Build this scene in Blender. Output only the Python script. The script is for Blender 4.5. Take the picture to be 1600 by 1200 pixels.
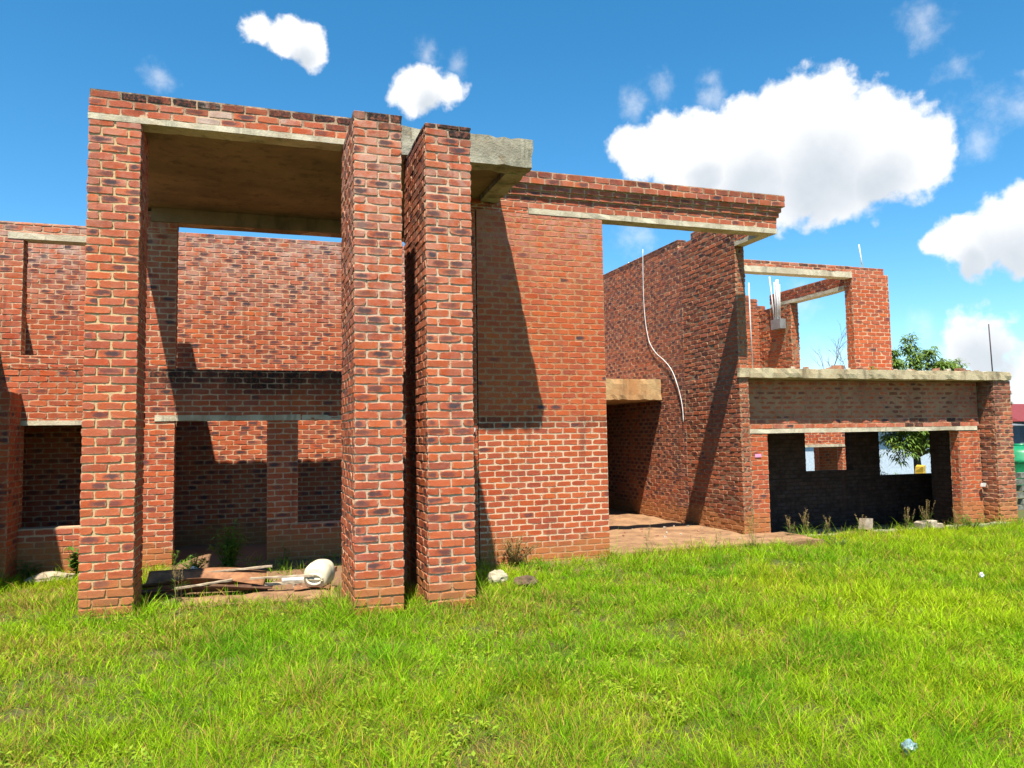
import bpy, math, random
import numpy as np
from mathutils import Vector, Matrix
R = math.radians
random.seed(11)
rng = np.random.default_rng(7)
for o in list(bpy.data.objects): bpy.data.objects.remove(o)
scene = bpy.context.scene
col = scene.collection

# ------------------------------------------------------------------ camera
YAW, PITCH, ROLL, FPX = R(18.479), R(3.870), R(-0.885), 1205.0
fw = Vector((math.sin(YAW)*math.cos(PITCH), math.cos(YAW)*math.cos(PITCH), math.sin(PITCH)))
rt = Vector((math.cos(YAW), -math.sin(YAW), 0)); up = rt.cross(fw)
c_, s_ = math.cos(ROLL), math.sin(ROLL)
rt, up = c_*rt+s_*up, -s_*rt+c_*up
cam_d = bpy.data.cameras.new('camera'); cam = bpy.data.objects.new('camera', cam_d); col.objects.link(cam)
m = Matrix.Identity(4)
for i in range(3): m[i][0] = rt[i]; m[i][1] = up[i]; m[i][2] = -fw[i]
m.translation = Vector((0, 0, 1.65)); cam.matrix_world = m
cam_d.sensor_width = 36; cam_d.lens = FPX/1600*36; cam_d.clip_end = 3000; cam_d.clip_start = .05
scene.camera = cam

# ------------------------------------------------------------------ sun
SUN = Vector((0.431, 1.0, -2.136)).normalized()          # direction the light travels
sd = bpy.data.lights.new('sun', 'SUN'); sd.energy = 5.0; sd.angle = R(.5); sd.color = (1, .93, .80)
so = bpy.data.objects.new('sun', sd); col.objects.link(so)
so.rotation_euler = SUN.to_track_quat('-Z', 'Y').to_euler(); so.location = (-5, -10, 25)
SUN_ELEV = math.asin(-SUN.z); SUN_AZ = math.atan2(-SUN.x, -SUN.y)

# ------------------------------------------------------------------ view
scene.view_settings.view_transform = 'Standard'; scene.view_settings.look = 'None'
scene.view_settings.exposure = 0.95; scene.view_settings.gamma = 1
scene.render.engine = 'CYCLES'
scene.cycles.max_bounces = 6; scene.cycles.diffuse_bounces = 1; scene.cycles.transparent_max_bounces = 4

# ------------------------------------------------------------------ world: sky with cumulus clouds
SKY_STRENGTH = .1
world = bpy.data.worlds.new('World'); scene.world = world; world.use_nodes = True
nt = world.node_tree; nt.nodes.clear()
def N(nt, typ, **kw):
    n = nt.nodes.new(typ)
    for k, v in kw.items():
        if k.startswith('i'):
            n.inputs[int(k[1:])].default_value = v
        else: setattr(n, k, v)
    return n
def math_(nt, op, a, b=None, c=None, clamp=False):
    n = nt.nodes.new('ShaderNodeMath'); n.operation = op; n.use_clamp = clamp
    for i, x in enumerate((a, b, c)):
        if x is None: continue
        if isinstance(x, (int, float)): n.inputs[i].default_value = x
        else: nt.links.new(x, n.inputs[i])
    return n.outputs[0]
def mixc(nt, fac, a, b, mode='MIX'):
    n = nt.nodes.new('ShaderNodeMix'); n.data_type = 'RGBA'; n.blend_type = mode
    for s, x in ((n.inputs[0], fac), (n.inputs[6], a), (n.inputs[7], b)):
        if isinstance(x, (int, float)): s.default_value = x
        elif isinstance(x, tuple): s.default_value = (*x[:3], 1)
        else: nt.links.new(x, s)
    return n.outputs[2]
def smooth(nt, x, a, b, lo=0., hi=1.):
    n = nt.nodes.new('ShaderNodeMapRange'); n.interpolation_type = 'SMOOTHSTEP'
    nt.links.new(x, n.inputs[0])
    for i, v in zip((1, 2, 3, 4), (a, b, lo, hi)): n.inputs[i].default_value = v
    return n.outputs[0]
LUMPS = [(1.69,27.12,.0273,1),(3.51,27.08,.0278,1),(-.0,27.55,.024,1),(2.37,27.66,.0221,.8),(3.88,26.44,.0214,.8),
 (12.25,24.72,.0365,1),(10.8,24.17,.0276,.8),(14.04,24.68,.028,.8),(12.41,26.96,.0213,.5),(14.69,26.2,.0203,.5),
 (41.4,21.33,.0591,1),(38.85,21.1,.0603,1),(43.8,20.14,.0567,1),(36.64,20.57,.0494,1),(33.5,20.42,.0457,1),(30.74,20.68,.0461,1),(28.38,20.3,.0434,1),
 (46.46,18.49,.0527,1),(47.56,17.7,.0385,1),(40.83,17.94,.0658,1),(44.85,17.27,.0495,1),(35.67,18.36,.0531,1),(32.53,18.8,.0478,1),(38.23,16.58,.0495,.8),(27.21,20.81,.0279,.8),
 (30.4,24.34,.0315,0.328),(33.37,23.22,.0315,0.351),(28.,23.51,.0258,0.312),(33.66,24.69,.0237,0.296),(49.52,20.03,.0335,0.351),(51.25,19.21,.0341,0.374),(52.84,19.48,.0283,0.374),(53.07,21.07,.0154,0.39),(50.47,17.74,.0266,0.234),(47.58,25.22,.0335,0.234),(49.29,22.52,.0267,0.25),
 (49.12,12.26,.0338,1),(51.23,12.27,.0432,1),(52.77,13.27,.0385,1),(49.95,10.94,.0307,.9),(52.35,11.01,.0386,1),(47.58,11.98,.0207,.8),
 (46.59,6.86,.0276,.5),(49.67,5.3,.052,.75),(51.6,2.76,.0497,.75),(40.71,5.01,.0365,.5),(39.42,9.07,.0299,.3),(28.22,14.56,.0477,.45),(-6.61,23.85,.0243,.25),(-9.44,17.88,.025,.22),
 (40.2,18.9,.095,1.1),(36.2,19.2,.075,1.1),(43.6,18.6,.085,1.1),(46.6,17.8,.055,1.1),(41.8,16.6,.06,1),(31.5,19.6,.05,1.1),(39.2,16.2,.05,.8),(90,18,.1,1),(-60,22,.08,1),(185,26,.1,1)]
GREYS = [(40.83,16.9,.075),(44.5,16.2,.05),(36.2,16.9,.06),(33,18,.03),(51.5,10.3,.05),(49.6,10.4,.03),(3.2,26.0,.02),(12.6,23.6,.025),(50,4,.05)]
def azel(a, e):
    a, e = R(a), R(e); return (math.sin(a)*math.cos(e), math.cos(a)*math.cos(e), math.sin(e))
def dist_to(nt, vec, p):
    n = nt.nodes.new('ShaderNodeVectorMath'); n.operation = 'DISTANCE'
    nt.links.new(vec, n.inputs[0]); n.inputs[1].default_value = p
    return n.outputs['Value']
def build_world():
    tc = N(nt, 'ShaderNodeTexCoord'); gen = tc.outputs['Generated']
    sky = N(nt, 'ShaderNodeTexSky'); sky.sky_type = 'NISHITA'; sky.sun_disc = False
    sky.sun_elevation = SUN_ELEV; sky.sun_rotation = SUN_AZ; sky.air_density = 1.0; sky.dust_density = .3; sky.ozone_density = 2.5; sky.altitude = 1200
    hs = N(nt, 'ShaderNodeHueSaturation'); hs.inputs['Saturation'].default_value = 1.32; hs.inputs['Hue'].default_value = .488; hs.inputs['Value'].default_value = 1.12
    nt.links.new(sky.outputs[0], hs.inputs['Color'])
    def noise(scale, detail, rough, vec=gen):
        n = N(nt, 'ShaderNodeTexNoise'); n.inputs['Scale'].default_value = scale; n.inputs['Detail'].default_value = detail
        n.inputs['Roughness'].default_value = rough; nt.links.new(vec, n.inputs['Vector']); return n
    nz = noise(22, 4, .55)
    vm = nt.nodes.new('ShaderNodeVectorMath'); vm.operation = 'MULTIPLY_ADD'
    sub = nt.nodes.new('ShaderNodeVectorMath'); sub.operation = 'SUBTRACT'
    nt.links.new(nz.outputs['Color'], sub.inputs[0]); sub.inputs[1].default_value = (.5, .5, .5)
    nt.links.new(sub.outputs[0], vm.inputs[0]); vm.inputs[1].default_value = (.03, .03, .03); nt.links.new(gen, vm.inputs[2])
    v = vm.outputs[0]
    def field(lumps):
        fld = None
        for a, e, r, w in lumps:
            d = math_(nt, 'MULTIPLY_ADD', dist_to(nt, v, azel(a, e)), -w*1.15/r, w*1.15)
            fld = d if fld is None else math_(nt, 'SMOOTH_MAX', fld, d, .22)
        return fld
    fld = field([l for l in LUMPS if l[3] >= .7]); wisp = field([(a, e, r*1.15, .85) for a, e, r, w in LUMPS if w < .7])
    fine = noise(40, 8, .55)
    f = math_(nt, 'ADD', fld, math_(nt, 'MULTIPLY', math_(nt, 'SUBTRACT', fine.outputs[0], .5), 1.05))
    alpha = math_(nt, 'MULTIPLY', smooth(nt, f, .09, .46), .985)
    wf = math_(nt, 'ADD', wisp, math_(nt, 'MULTIPLY', math_(nt, 'SUBTRACT', noise(26, 8, .62).outputs[0], .5), 2.2))
    alpha = math_(nt, 'MAXIMUM', alpha, math_(nt, 'MULTIPLY', smooth(nt, wf, .25, 1.7), .55))
    gr = None
    for a, e, r in GREYS:
        d = math_(nt, 'MULTIPLY_ADD', dist_to(nt, v, azel(a, e)), -1/r, 1)
        gr = d if gr is None else math_(nt, 'MAXIMUM', gr, d)
    g = smooth(nt, gr, -.25, .8)
    bill = noise(30, 5, .5)
    g2 = math_(nt, 'ADD', math_(nt, 'MULTIPLY', g, .9), math_(nt, 'MULTIPLY', math_(nt, 'SUBTRACT', bill.outputs[0], .45), .5), clamp=True)
    K = 1.0/SKY_STRENGTH
    cc = mixc(nt, g2, (.62*K, .62*K, .62*K), (.37*K, .40*K, .435*K))
    skyc = mixc(nt, alpha, hs.outputs[0], cc)
    bg = N(nt, 'ShaderNodeBackground'); bg.inputs['Strength'].default_value = SKY_STRENGTH
    nt.links.new(skyc, bg.inputs[0])
    out = N(nt, 'ShaderNodeOutputWorld'); nt.links.new(bg.outputs[0], out.inputs[0])
build_world()
world.cycles.sampling_method = 'MANUAL'; world.cycles.sample_map_resolution = 512

# ------------------------------------------------------------------ materials
def new_mat(name):
    mt = bpy.data.materials.new(name); mt.use_nodes = True; t = mt.node_tree
    b = t.nodes['Principled BSDF']; return mt, t, b
def setp(b, **kw):
    for k, v in kw.items(): b.inputs[k.replace('_', ' ')].default_value = v
def tnoise(t, scale, detail=5, rough=.55, vec=None, dist=0.):
    n = t.nodes.new('ShaderNodeTexNoise'); n.inputs['Scale'].default_value = scale; n.inputs['Detail'].default_value = detail
    n.inputs['Roughness'].default_value = rough; n.inputs['Distortion'].default_value = dist
    if vec is not None: t.links.new(vec, n.inputs['Vector'])
    return n.outputs[0]
def wpos(t): return t.nodes.new('ShaderNodeNewGeometry').outputs['Position']
def bump(t, b, h, strength=.5, dist=.005):
    n = t.nodes.new('ShaderNodeBump'); n.inputs['Strength'].default_value = strength; n.inputs['Distance'].default_value = dist
    t.links.new(h, n.inputs['Height']); t.links.new(n.outputs[0], b.inputs['Normal'])
def ramp(t, fac, stops):
    n = t.nodes.new('ShaderNodeValToRGB'); e = n.color_ramp.elements
    while len(e) < len(stops): e.new(.5)
    for el, (p, c) in zip(e, stops): el.position = p; el.color = (*c, 1)
    t.links.new(fac, n.inputs[0]); return n.outputs[0]
def stretch(t, vec, s):
    n = t.nodes.new('ShaderNodeVectorMath'); n.operation = 'MULTIPLY'; t.links.new(vec, n.inputs[0]); n.inputs[1].default_value = s
    return n.outputs[0]
MORTARS = {}
def mortar_mat(name, c1, c2, soil=.75):
    if name in MORTARS: return MORTARS[name]
    mt, t, b = new_mat(name); p = wpos(t)
    c = mixc(t, tnoise(t, 9, 6, .6, p), c1, c2)
    at = t.nodes.new('ShaderNodeAttribute'); at.attribute_name = 'bs'
    sx = t.nodes.new('ShaderNodeSeparateXYZ'); t.links.new(at.outputs['Vector'], sx.inputs[0])
    st = math_(t, 'MULTIPLY', sx.outputs[1], smooth(t, tnoise(t, 3, 6, .7, stretch(t, p, (1, 1, .4))), .35, .6))
    c = mixc(t, st, c, (.035, .03, .025))
    stk = math_(t, 'MULTIPLY', smooth(t, tnoise(t, 1.0, 5, .65, stretch(t, p, (5, 5, .45))), .54, .72), .5)
    c = mixc(t, stk, c, (.16, .09, .06))
    c = mixc(t, smooth(t, tnoise(t, 22, 5, .7, p), .60, .66, 0, .85), c, (.05, .03, .02))
    zz = t.nodes.new('ShaderNodeSeparateXYZ'); t.links.new(p, zz.inputs[0])
    so_ = math_(t, 'MULTIPLY', smooth(t, math_(t, 'ADD', zz.outputs[2], math_(t, 'MULTIPLY', tnoise(t, 2.5, 5, .6, p), -.6)), -.1, .12, 1, 0), soil)
    c = mixc(t, so_, c, (.42, .19, .07))
    if name == 'main_wall_mortar': c = mixc(t, smooth(t, math_(t, 'ADD', zz.outputs[2], math_(t, 'MULTIPLY', tnoise(t, 2, 4, .6, p), .2)), 1.9, 2.05), c, mixc(t, tnoise(t, 4, 5, .6, p), (.46, .23, .11), (.36, .16, .075)))
    t.links.new(c, b.inputs['Base Color']); setp(b, Roughness=.95); b.inputs['Specular IOR Level'].default_value = .15
    bump(t, b, tnoise(t, 90, 6, .7, p), .8, .008)
    MORTARS[name] = mt; return mt
def brick_mat(name, cols, soil=.7, smear=1.):
    mt, t, b = new_mat(name); p = wpos(t)
    at = t.nodes.new('ShaderNodeAttribute'); at.attribute_name = 'bk'
    s1 = t.nodes.new('ShaderNodeSeparateXYZ'); t.links.new(at.outputs['Vector'], s1.inputs[0])
    a2 = t.nodes.new('ShaderNodeAttribute'); a2.attribute_name = 'bs'
    s2 = t.nodes.new('ShaderNodeSeparateXYZ'); t.links.new(a2.outputs['Vector'], s2.inputs[0])
    base = ramp(t, s1.outputs[0], [(i/(len(cols)-1), c) for i, c in enumerate(cols)])
    n1 = tnoise(t, 38, 6, .62, stretch(t, p, (1, 1, 1.6)))
    base = mixc(t, smooth(t, n1, .3, .72, 0, .5), base, mixc(t, .4*(smear > 0), base, (.58, .15, .055)))
    base = mixc(t, smooth(t, tnoise(t, 55, 5, .7, p), .52, .7, 0, .6), base, mixc(t, .6, base, (.12, .045, .03)))
    base = mixc(t, math_(t, 'MULTIPLY', smooth(t, tnoise(t, 7, 6, .7, p), .3, .75), s2.outputs[2]), base, (.50, .38, .31))
    base = mixc(t, smooth(t, tnoise(t, .9, 4, .6, p), .42, .62, 0, .28*smear), base, (.55, .13, .035))
    base = mixc(t, smooth(t, tnoise(t, 1.3, 5, .65, stretch(t, p, (1, 1, .45))), .55, .72, 0, .42), base, (.16, .065, .04))
    stk = math_(t, 'MULTIPLY', smooth(t, tnoise(t, 1.0, 5, .65, stretch(t, p, (5, 5, .45))), .54, .72), .5)
    base = mixc(t, stk, base, (.10, .045, .032))
    # flashed (fired dark) hearts
    cs_ = math_(t, 'MULTIPLY', math_(t, 'SUBTRACT', math_(t, 'FRACT', math_(t, 'MULTIPLY', s1.outputs[0], 37.3)), .5), 1.1); u = math_(t, 'MULTIPLY', math_(t, 'ADD', s1.outputs[1], cs_), 1.05); v_ = math_(t, 'MULTIPLY', s1.outputs[2], .95)
    rr = math_(t, 'SQRT', math_(t, 'ADD', math_(t, 'MULTIPLY', u, u), math_(t, 'MULTIPLY', v_, v_)))
    rr = math_(t, 'ADD', rr, math_(t, 'MULTIPLY', math_(t, 'SUBTRACT', tnoise(t, 17, 5, .65, p), .5), 1.5))
    dk = math_(t, 'MULTIPLY', smooth(t, rr, .35, 1.0, 1, 0), s2.outputs[0])
    base = mixc(t, dk, base, mixc(t, tnoise(t, 60, 4, .6, p), (.035, .026, .030), (.10, .068, .072)))
    # lime bloom, edge smears, mildew, soil splash
    ed = math_(t, 'MAXIMUM', math_(t, 'ABSOLUTE', s1.outputs[1]), math_(t, 'ABSOLUTE', s1.outputs[2]))
    sm = math_(t, 'MULTIPLY', smooth(t, ed, .7, .98), smooth(t, tnoise(t, 22, 5, .68, p), .47, .58))
    base = mixc(t, math_(t, 'MULTIPLY', sm, .8*smear), base, (.48, .35, .22))
    base = mixc(t, math_(t, 'MULTIPLY', smooth(t, tnoise(t, 95, 3, .6, p), .66, .74), .55*smear), base, (.55, .42, .3))
    st = math_(t, 'MULTIPLY', math_(t, 'MINIMUM', s2.outputs[1], 1.0), math_(t, 'MULTIPLY', smooth(t, tnoise(t, 3, 6, .7, stretch(t, p, (1, 1, .4))), .24, .5), smooth(t, tnoise(t, 28, 5, .7, p), .3, .55, .45, 1)))
    base = mixc(t, st, base, (.022, .017, .016))
    zz = t.nodes.new('ShaderNodeSeparateXYZ'); t.links.new(p, zz.inputs[0])
    so_ = math_(t, 'MULTIPLY', smooth(t, math_(t, 'ADD', zz.outputs[2], math_(t, 'MULTIPLY', tnoise(t, 2.5, 5, .6, p), -.6)), -.1, .12, 1, 0), soil)
    base = mixc(t, so_, base, (.40, .16, .055))
    t.links.new(base, b.inputs['Base Color']); setp(b, Roughness=.9); b.inputs['Specular IOR Level'].default_value = .2
    h = math_(t, 'ADD', tnoise(t, 60, 6, .7, p), math_(t, 'MULTIPLY', tnoise(t, 220, 3, .6, p), .4))
    bump(t, b, h, .8, .0045)
    return mt
RED = brick_mat('red_clay_brick', [(.47,.080,.018),(.38,.052,.016),(.49,.100,.028),(.42,.062,.017),(.43,.088,.034),(.32,.052,.026),(.54,.104,.020)])
ORANGE = brick_mat('orange_clay_brick', [(.49,.082,.022),(.40,.056,.020),(.51,.115,.040),(.43,.066,.022),(.45,.10,.046),(.32,.066,.038),(.54,.105,.025)])
ROUGHB = brick_mat('rough_common_brick', [(.42,.085,.028),(.28,.055,.026),(.48,.125,.040),(.20,.055,.035),(.44,.088,.028),(.30,.08,.042),(.36,.11,.055)])
SHADEB = brick_mat('shade_darkened_brick', [(.045,.024,.018),(.03,.017,.014),(.055,.03,.022)], 0, 0)  # near-black brick: the garage's interior shade is put into the colour
M_SHADE = mortar_mat('shade_darkened_mortar', (.03,.024,.02), (.05,.038,.03), 0)  # joints of the garage walls, painted dark to deepen the shade inside
M_TAN = mortar_mat('tan_mortar', (.54,.36,.17), (.62,.45,.25))
M_PALE = mortar_mat('pale_mortar', (.52,.33,.20), (.62,.44,.29))
M_FIN = mortar_mat('whitish_mortar', (.50,.34,.22), (.62,.46,.33))
M_MAIN = mortar_mat('main_wall_mortar', (.62,.42,.27), (.70,.52,.36))
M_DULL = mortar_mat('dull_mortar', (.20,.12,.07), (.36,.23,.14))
M_GREY = mortar_mat('grey_mortar', (.36,.20,.11), (.46,.29,.17))
def concrete_mat(name, c1, c2, stain=.5, sc=2.0, drip=.3, pits=.5):
    mt, t, b = new_mat(name); p = wpos(t)
    c = mixc(t, smooth(t, tnoise(t, sc, 6, .6, p), .35, .65), c1, c2)
    c = mixc(t, math_(t, 'MULTIPLY', smooth(t, tnoise(t, 4, 7, .7, stretch(t, p, (1.3, 1.3, .25))), .5, .68), stain), c, (.06, .05, .035))
    c = mixc(t, math_(t, 'MULTIPLY', smooth(t, tnoise(t, 9, 6, .7, p), .55, .7), drip), c, (.45, .24, .10))
    c = mixc(t, math_(t, 'MULTIPLY', smooth(t, tnoise(t, 60, 3, .6, p), .6, .7), .35), c, (.15, .12, .09))
    t.links.new(c, b.inputs['Base Color']); setp(b, Roughness=.92); b.inputs['Specular IOR Level'].default_value = .2
    h = math_(t, 'ADD', tnoise(t, 40, 7, .7, p), math_(t, 'MULTIPLY', tnoise(t, 5, 4, .6, p), 1.2))
    bump(t, b, h, pits, .012)
    return mt
C_LINT = concrete_mat('cream_concrete', (.60,.53,.39), (.44,.37,.26), .45, 4, .4, .5)
C_SLAB = concrete_mat('weathered_slab_concrete', (.42,.38,.28), (.25,.22,.16), .75, 3.5, .35, .8)
C_GSLAB = concrete_mat('tan_roof_edge_concrete', (.52,.43,.27), (.38,.30,.18), .6, 3, .3, .7)
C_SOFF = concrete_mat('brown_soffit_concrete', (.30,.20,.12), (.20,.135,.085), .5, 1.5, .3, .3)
C_FLOOR = concrete_mat('earth_stained_concrete', (.38,.22,.115), (.24,.13,.07), .6, 2.5, .6, .8)
C_ORNG = concrete_mat('orange_stained_concrete', (.50,.34,.17), (.45,.22,.09), .45, 1.5, .7, .5)
C_RECESS = concrete_mat('smeared_grey_render', (.42,.31,.19), (.34,.22,.13), .55, 2, .5, .4)
def plain_mat(name, c, rough=.6, metal=0., var=.15, bumpy=0., sc=12):
    mt, t, b = new_mat(name); p = wpos(t)
    cc = mixc(t, smooth(t, tnoise(t, sc, 6, .65, p), .3, .7), c, tuple(x*(1-var*2) for x in c))
    t.links.new(cc, b.inputs['Base Color']); setp(b, Roughness=rough, Metallic=metal)
    if bumpy: bump(t, b, tnoise(t, sc*3, 5, .6, p), bumpy, .004)
    return mt
P_PIPE = plain_mat('white_conduit_plastic', (.80,.79,.76), .4)
P_BOX = plain_mat('grey_box_metal', (.30,.31,.32), .5, .3)
P_CAN = plain_mat('yellowed_plastic', (.80,.72,.52), .4, 0, .12, .15, 6)
P_RUSTY = plain_mat('rusty_sheet', (.36,.16,.07), .8, .1, .3, .5, 7)
P_WOOD = plain_mat('weathered_board', (.50,.40,.28), .85, 0, .25, .4, 9)
P_STEEL = plain_mat('dark_rebar_steel', (.09,.07,.09), .7, .3)
P_STONE = plain_mat('pale_stone', (.50,.43,.30), .9, 0, .2, .6, 10)
P_CLOD = plain_mat('dark_earth_clod', (.16,.10,.06), .95, 0, .3, .8, 14)
P_RUBBLE = plain_mat('broken_brick_rubble', (.46,.22,.13), .9, 0, .25, .6, 12)
P_CREAMRUB = plain_mat('cream_rubble', (.55,.44,.32), .9, 0, .25, .6, 12)
P_PINK = plain_mat('pink_plaque', (.85,.35,.55), .5)
P_ROOFRED = plain_mat('dark_red_roof_sheet', (.24,.035,.03), .6)
P_WHITE = plain_mat('white_sheet', (.74,.74,.70), .5)
P_BLUEW = plain_mat('blue_grey_wall', (.10,.14,.19), .8)
P_PALEW = plain_mat('pale_blue_wall', (.52,.62,.74), .8)
P_GREEN = plain_mat('green_plastic', (.01,.26,.10), .4)
P_YEL = plain_mat('yellow_plastic', (.80,.50,.06), .5)
P_BLOCK = plain_mat('mossy_concrete_block', (.24,.25,.20), .95, 0, .3, .5, 8)
P_BAG = plain_mat('pale_blue_plastic_film', (.26,.38,.42), .3, 0, .25, .6, 30)
def leaf_mat(name, c1, c2, transl=.35, rough=.55, attr=False):
    mt, t, b = new_mat(name)
    if attr:
        at = t.nodes.new('ShaderNodeAttribute'); at.attribute_name = 'gc'; c = at.outputs['Color']
    else:
        oi = t.nodes.new('ShaderNodeNewGeometry'); c = mixc(t, oi.outputs['Random Per Island'], c1, c2)
    t.links.new(c, b.inputs['Base Color']); setp(b, Roughness=rough); b.inputs['Specular IOR Level'].default_value = .3 if not attr else .05
    tr = t.nodes.new('ShaderNodeBsdfTranslucent'); t.links.new(mixc(t, .5, c, (.5, .55, .03), 'MIX') if not attr else c, tr.inputs[0])
    mx = t.nodes.new('ShaderNodeMixShader'); mx.inputs[0].default_value = transl
    t.links.new(b.outputs[0], mx.inputs[1]); t.links.new(tr.outputs[0], mx.inputs[2])
    t.links.new(mx.outputs[0], t.nodes['Material Output'].inputs[0])
    return mt
L_TREE = leaf_mat('mango_leaf', (.07,.15,.03), (.22,.33,.06), .3, .4)
L_WEED = leaf_mat('weed_leaf', (.06,.16,.02), (.13,.26,.04), .35)
L_DARKWEED = leaf_mat('dark_weed_leaf', (.03,.10,.025), (.07,.17,.035), .3)
L_GRASS = leaf_mat('grass_blade', (0,0,0), (0,0,0), .38, .5, True)
L_SEED = leaf_mat('dry_seed_head', (.24,.14,.08), (.42,.30,.14), .3)
L_BARK = plain_mat('bark', (.16,.11,.08), .9, 0, .25, .6, 20)

# ------------------------------------------------------------------ object helpers
def tag(o, label=None, cat=None, group=None, kind=None):
    if label: o['label'] = label
    if cat: o['category'] = cat
    if group: o['group'] = group
    if kind: o['kind'] = kind
    return o
def empty(name, loc, label, cat, group=None):
    o = bpy.data.objects.new(name, None); col.objects.link(o); o.location = loc; o.empty_display_size = .2
    return tag(o, label, cat, group)
class MB:
    def __init__(s): s.v = []; s.f = []; s.m = []; s.bk = []; s.bs = []; s.sm = []
    def add(s, vs, fs, mi=0, bk=None, bs=(0, 0, 0), smooth=False):
        k = len(s.v); s.v += vs; s.f += [tuple(i+k for i in f) for f in fs]; s.m += [mi]*len(fs); s.sm += [smooth]*len(fs)
        s.bk += bk if bk else [(0, 0, 0)]*len(vs)
        s.bs += bs if isinstance(bs, list) else [bs]*len(vs)
    def box(s, a, b, mi=0, bs=(0, 0, 0)):
        (x0, y0, z0), (x1, y1, z1) = a, b
        s.add([(x0,y0,z0),(x1,y0,z0),(x1,y1,z0),(x0,y1,z0),(x0,y0,z1),(x1,y0,z1),(x1,y1,z1),(x0,y1,z1)],
              [(0,3,2,1),(4,5,6,7),(0,1,5,4),(1,2,6,5),(2,3,7,6),(3,0,4,7)], mi, None, bs)
    def rough_box(s, a, b, mi=0, n=.18, j=.008, chip=.0):
        # box cut into cells whose corners wander: cast concrete with worn arrises
        a, b = Vector(a), Vector(b); d = b-a
        cnt = [max(1, min(60, int(d[i]/n))) for i in range(3)]
        cache = {}; vs = []; fs = []
        def vid(i, j_, k):
            key = (i, j_, k)
            if key not in cache:
                p = [a[0]+d[0]*i/cnt[0], a[1]+d[1]*j_/cnt[1], a[2]+d[2]*k/cnt[2]]
                on = (i in (0, cnt[0]))+(j_ in (0, cnt[1]))+(k in (0, cnt[2]))
                jj = j if on < 2 else min(j, .0025)
                q = [p[t]+random.uniform(-jj, jj) for t in range(3)]
                if on >= 2 and random.random() < chip:
                    cc = (a+b)/2
                    for t in range(3):
                        if (i, j_, k)[t] in (0, cnt[t]): q[t] += math.copysign(min(random.uniform(.003, .02), .1*min(d)), cc[t]-p[t])
                cache[key] = len(vs); vs.append(tuple(q))
            return cache[key]
        for (ax, u, w) in ((0, 1, 2), (1, 2, 0), (2, 0, 1)):
            for side in (0, cnt[ax]):
                for i in range(cnt[u]):
                    for k in range(cnt[w]):
                        def g(x, y):
                            t = [0, 0, 0]; t[ax] = side; t[u] = x; t[w] = y; return vid(*t)
                        q = (g(i, k), g(i+1, k), g(i+1, k+1), g(i, k+1))
                        fs.append(q if side else q[::-1])
        s.add(vs, fs, mi)
    def tube(s, pts, r, mi=0, seg=8, r1=None, smooth=True):
        pts = [Vector(p) for p in pts]; vs = []; fs = []
        for i, p in enumerate(pts):
            d = (pts[min(i+1, len(pts)-1)]-pts[max(i-1, 0)]).normalized()
            a = d.cross(Vector((0, 0, 1)) if abs(d.z) < .9 else Vector((1, 0, 0))).normalized(); b = d.cross(a)
            rr = r if r1 is None else r+(r1-r)*i/(len(pts)-1)
            for k in range(seg):
                t = 2*math.pi*k/seg; vs.append(tuple(p+a*math.cos(t)*rr+b*math.sin(t)*rr))
        for i in range(len(pts)-1):
            for k in range(seg):
                fs.append((i*seg+k, (i+1)*seg+k, (i+1)*seg+(k+1) % seg, i*seg+(k+1) % seg))
        fs.append(tuple(range(seg))); n = (len(pts)-1)*seg; fs.append(tuple(range(n+seg-1, n-1, -1)))
        s.add(vs, fs, mi, smooth=smooth)
    def leaf(s, p, d, nrm, L, W, mi=0, droop=.3, fold=.12):
        d = d.normalized(); sd_ = d.cross(nrm).normalized(); n2 = sd_.cross(d)
        m1 = p+d*L*.45; tip = p+d*L-n2*0+Vector((0, 0, -droop*L))
        a = m1+sd_*W*.5+n2*fold*W; b_ = m1-sd_*W*.5+n2*fold*W
        s.add([tuple(p), tuple(a), tuple(tip), tuple(b_), tuple(m1)], [(0, 1, 4), (1, 2, 4), (2, 3, 4), (3, 0, 4)], mi)
    def build(s, name, mats, parent=None, recalc=False):
        me = bpy.data.meshes.new(name); me.from_pydata(s.v, [], s.f)
        for mt in (mats if isinstance(mats, (list, tuple)) else [mats]): me.materials.append(mt)
        me.polygons.foreach_set('material_index', s.m); me.polygons.foreach_set('use_smooth', s.sm)
        for nm, arr in (('bk', s.bk), ('bs', s.bs)):
            if any(x != (0, 0, 0) for x in arr):
                at = me.attributes.new(nm, 'FLOAT_VECTOR', 'POINT'); at.data.foreach_set('vector', np.array(arr, dtype=np.float32).ravel())
        me.update()
        o = bpy.data.objects.new(name, me); col.objects.link(o)
        if parent:
            o.parent = parent; o.matrix_parent_inverse = Matrix.Translation(-Vector(parent.location))
        return o

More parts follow.
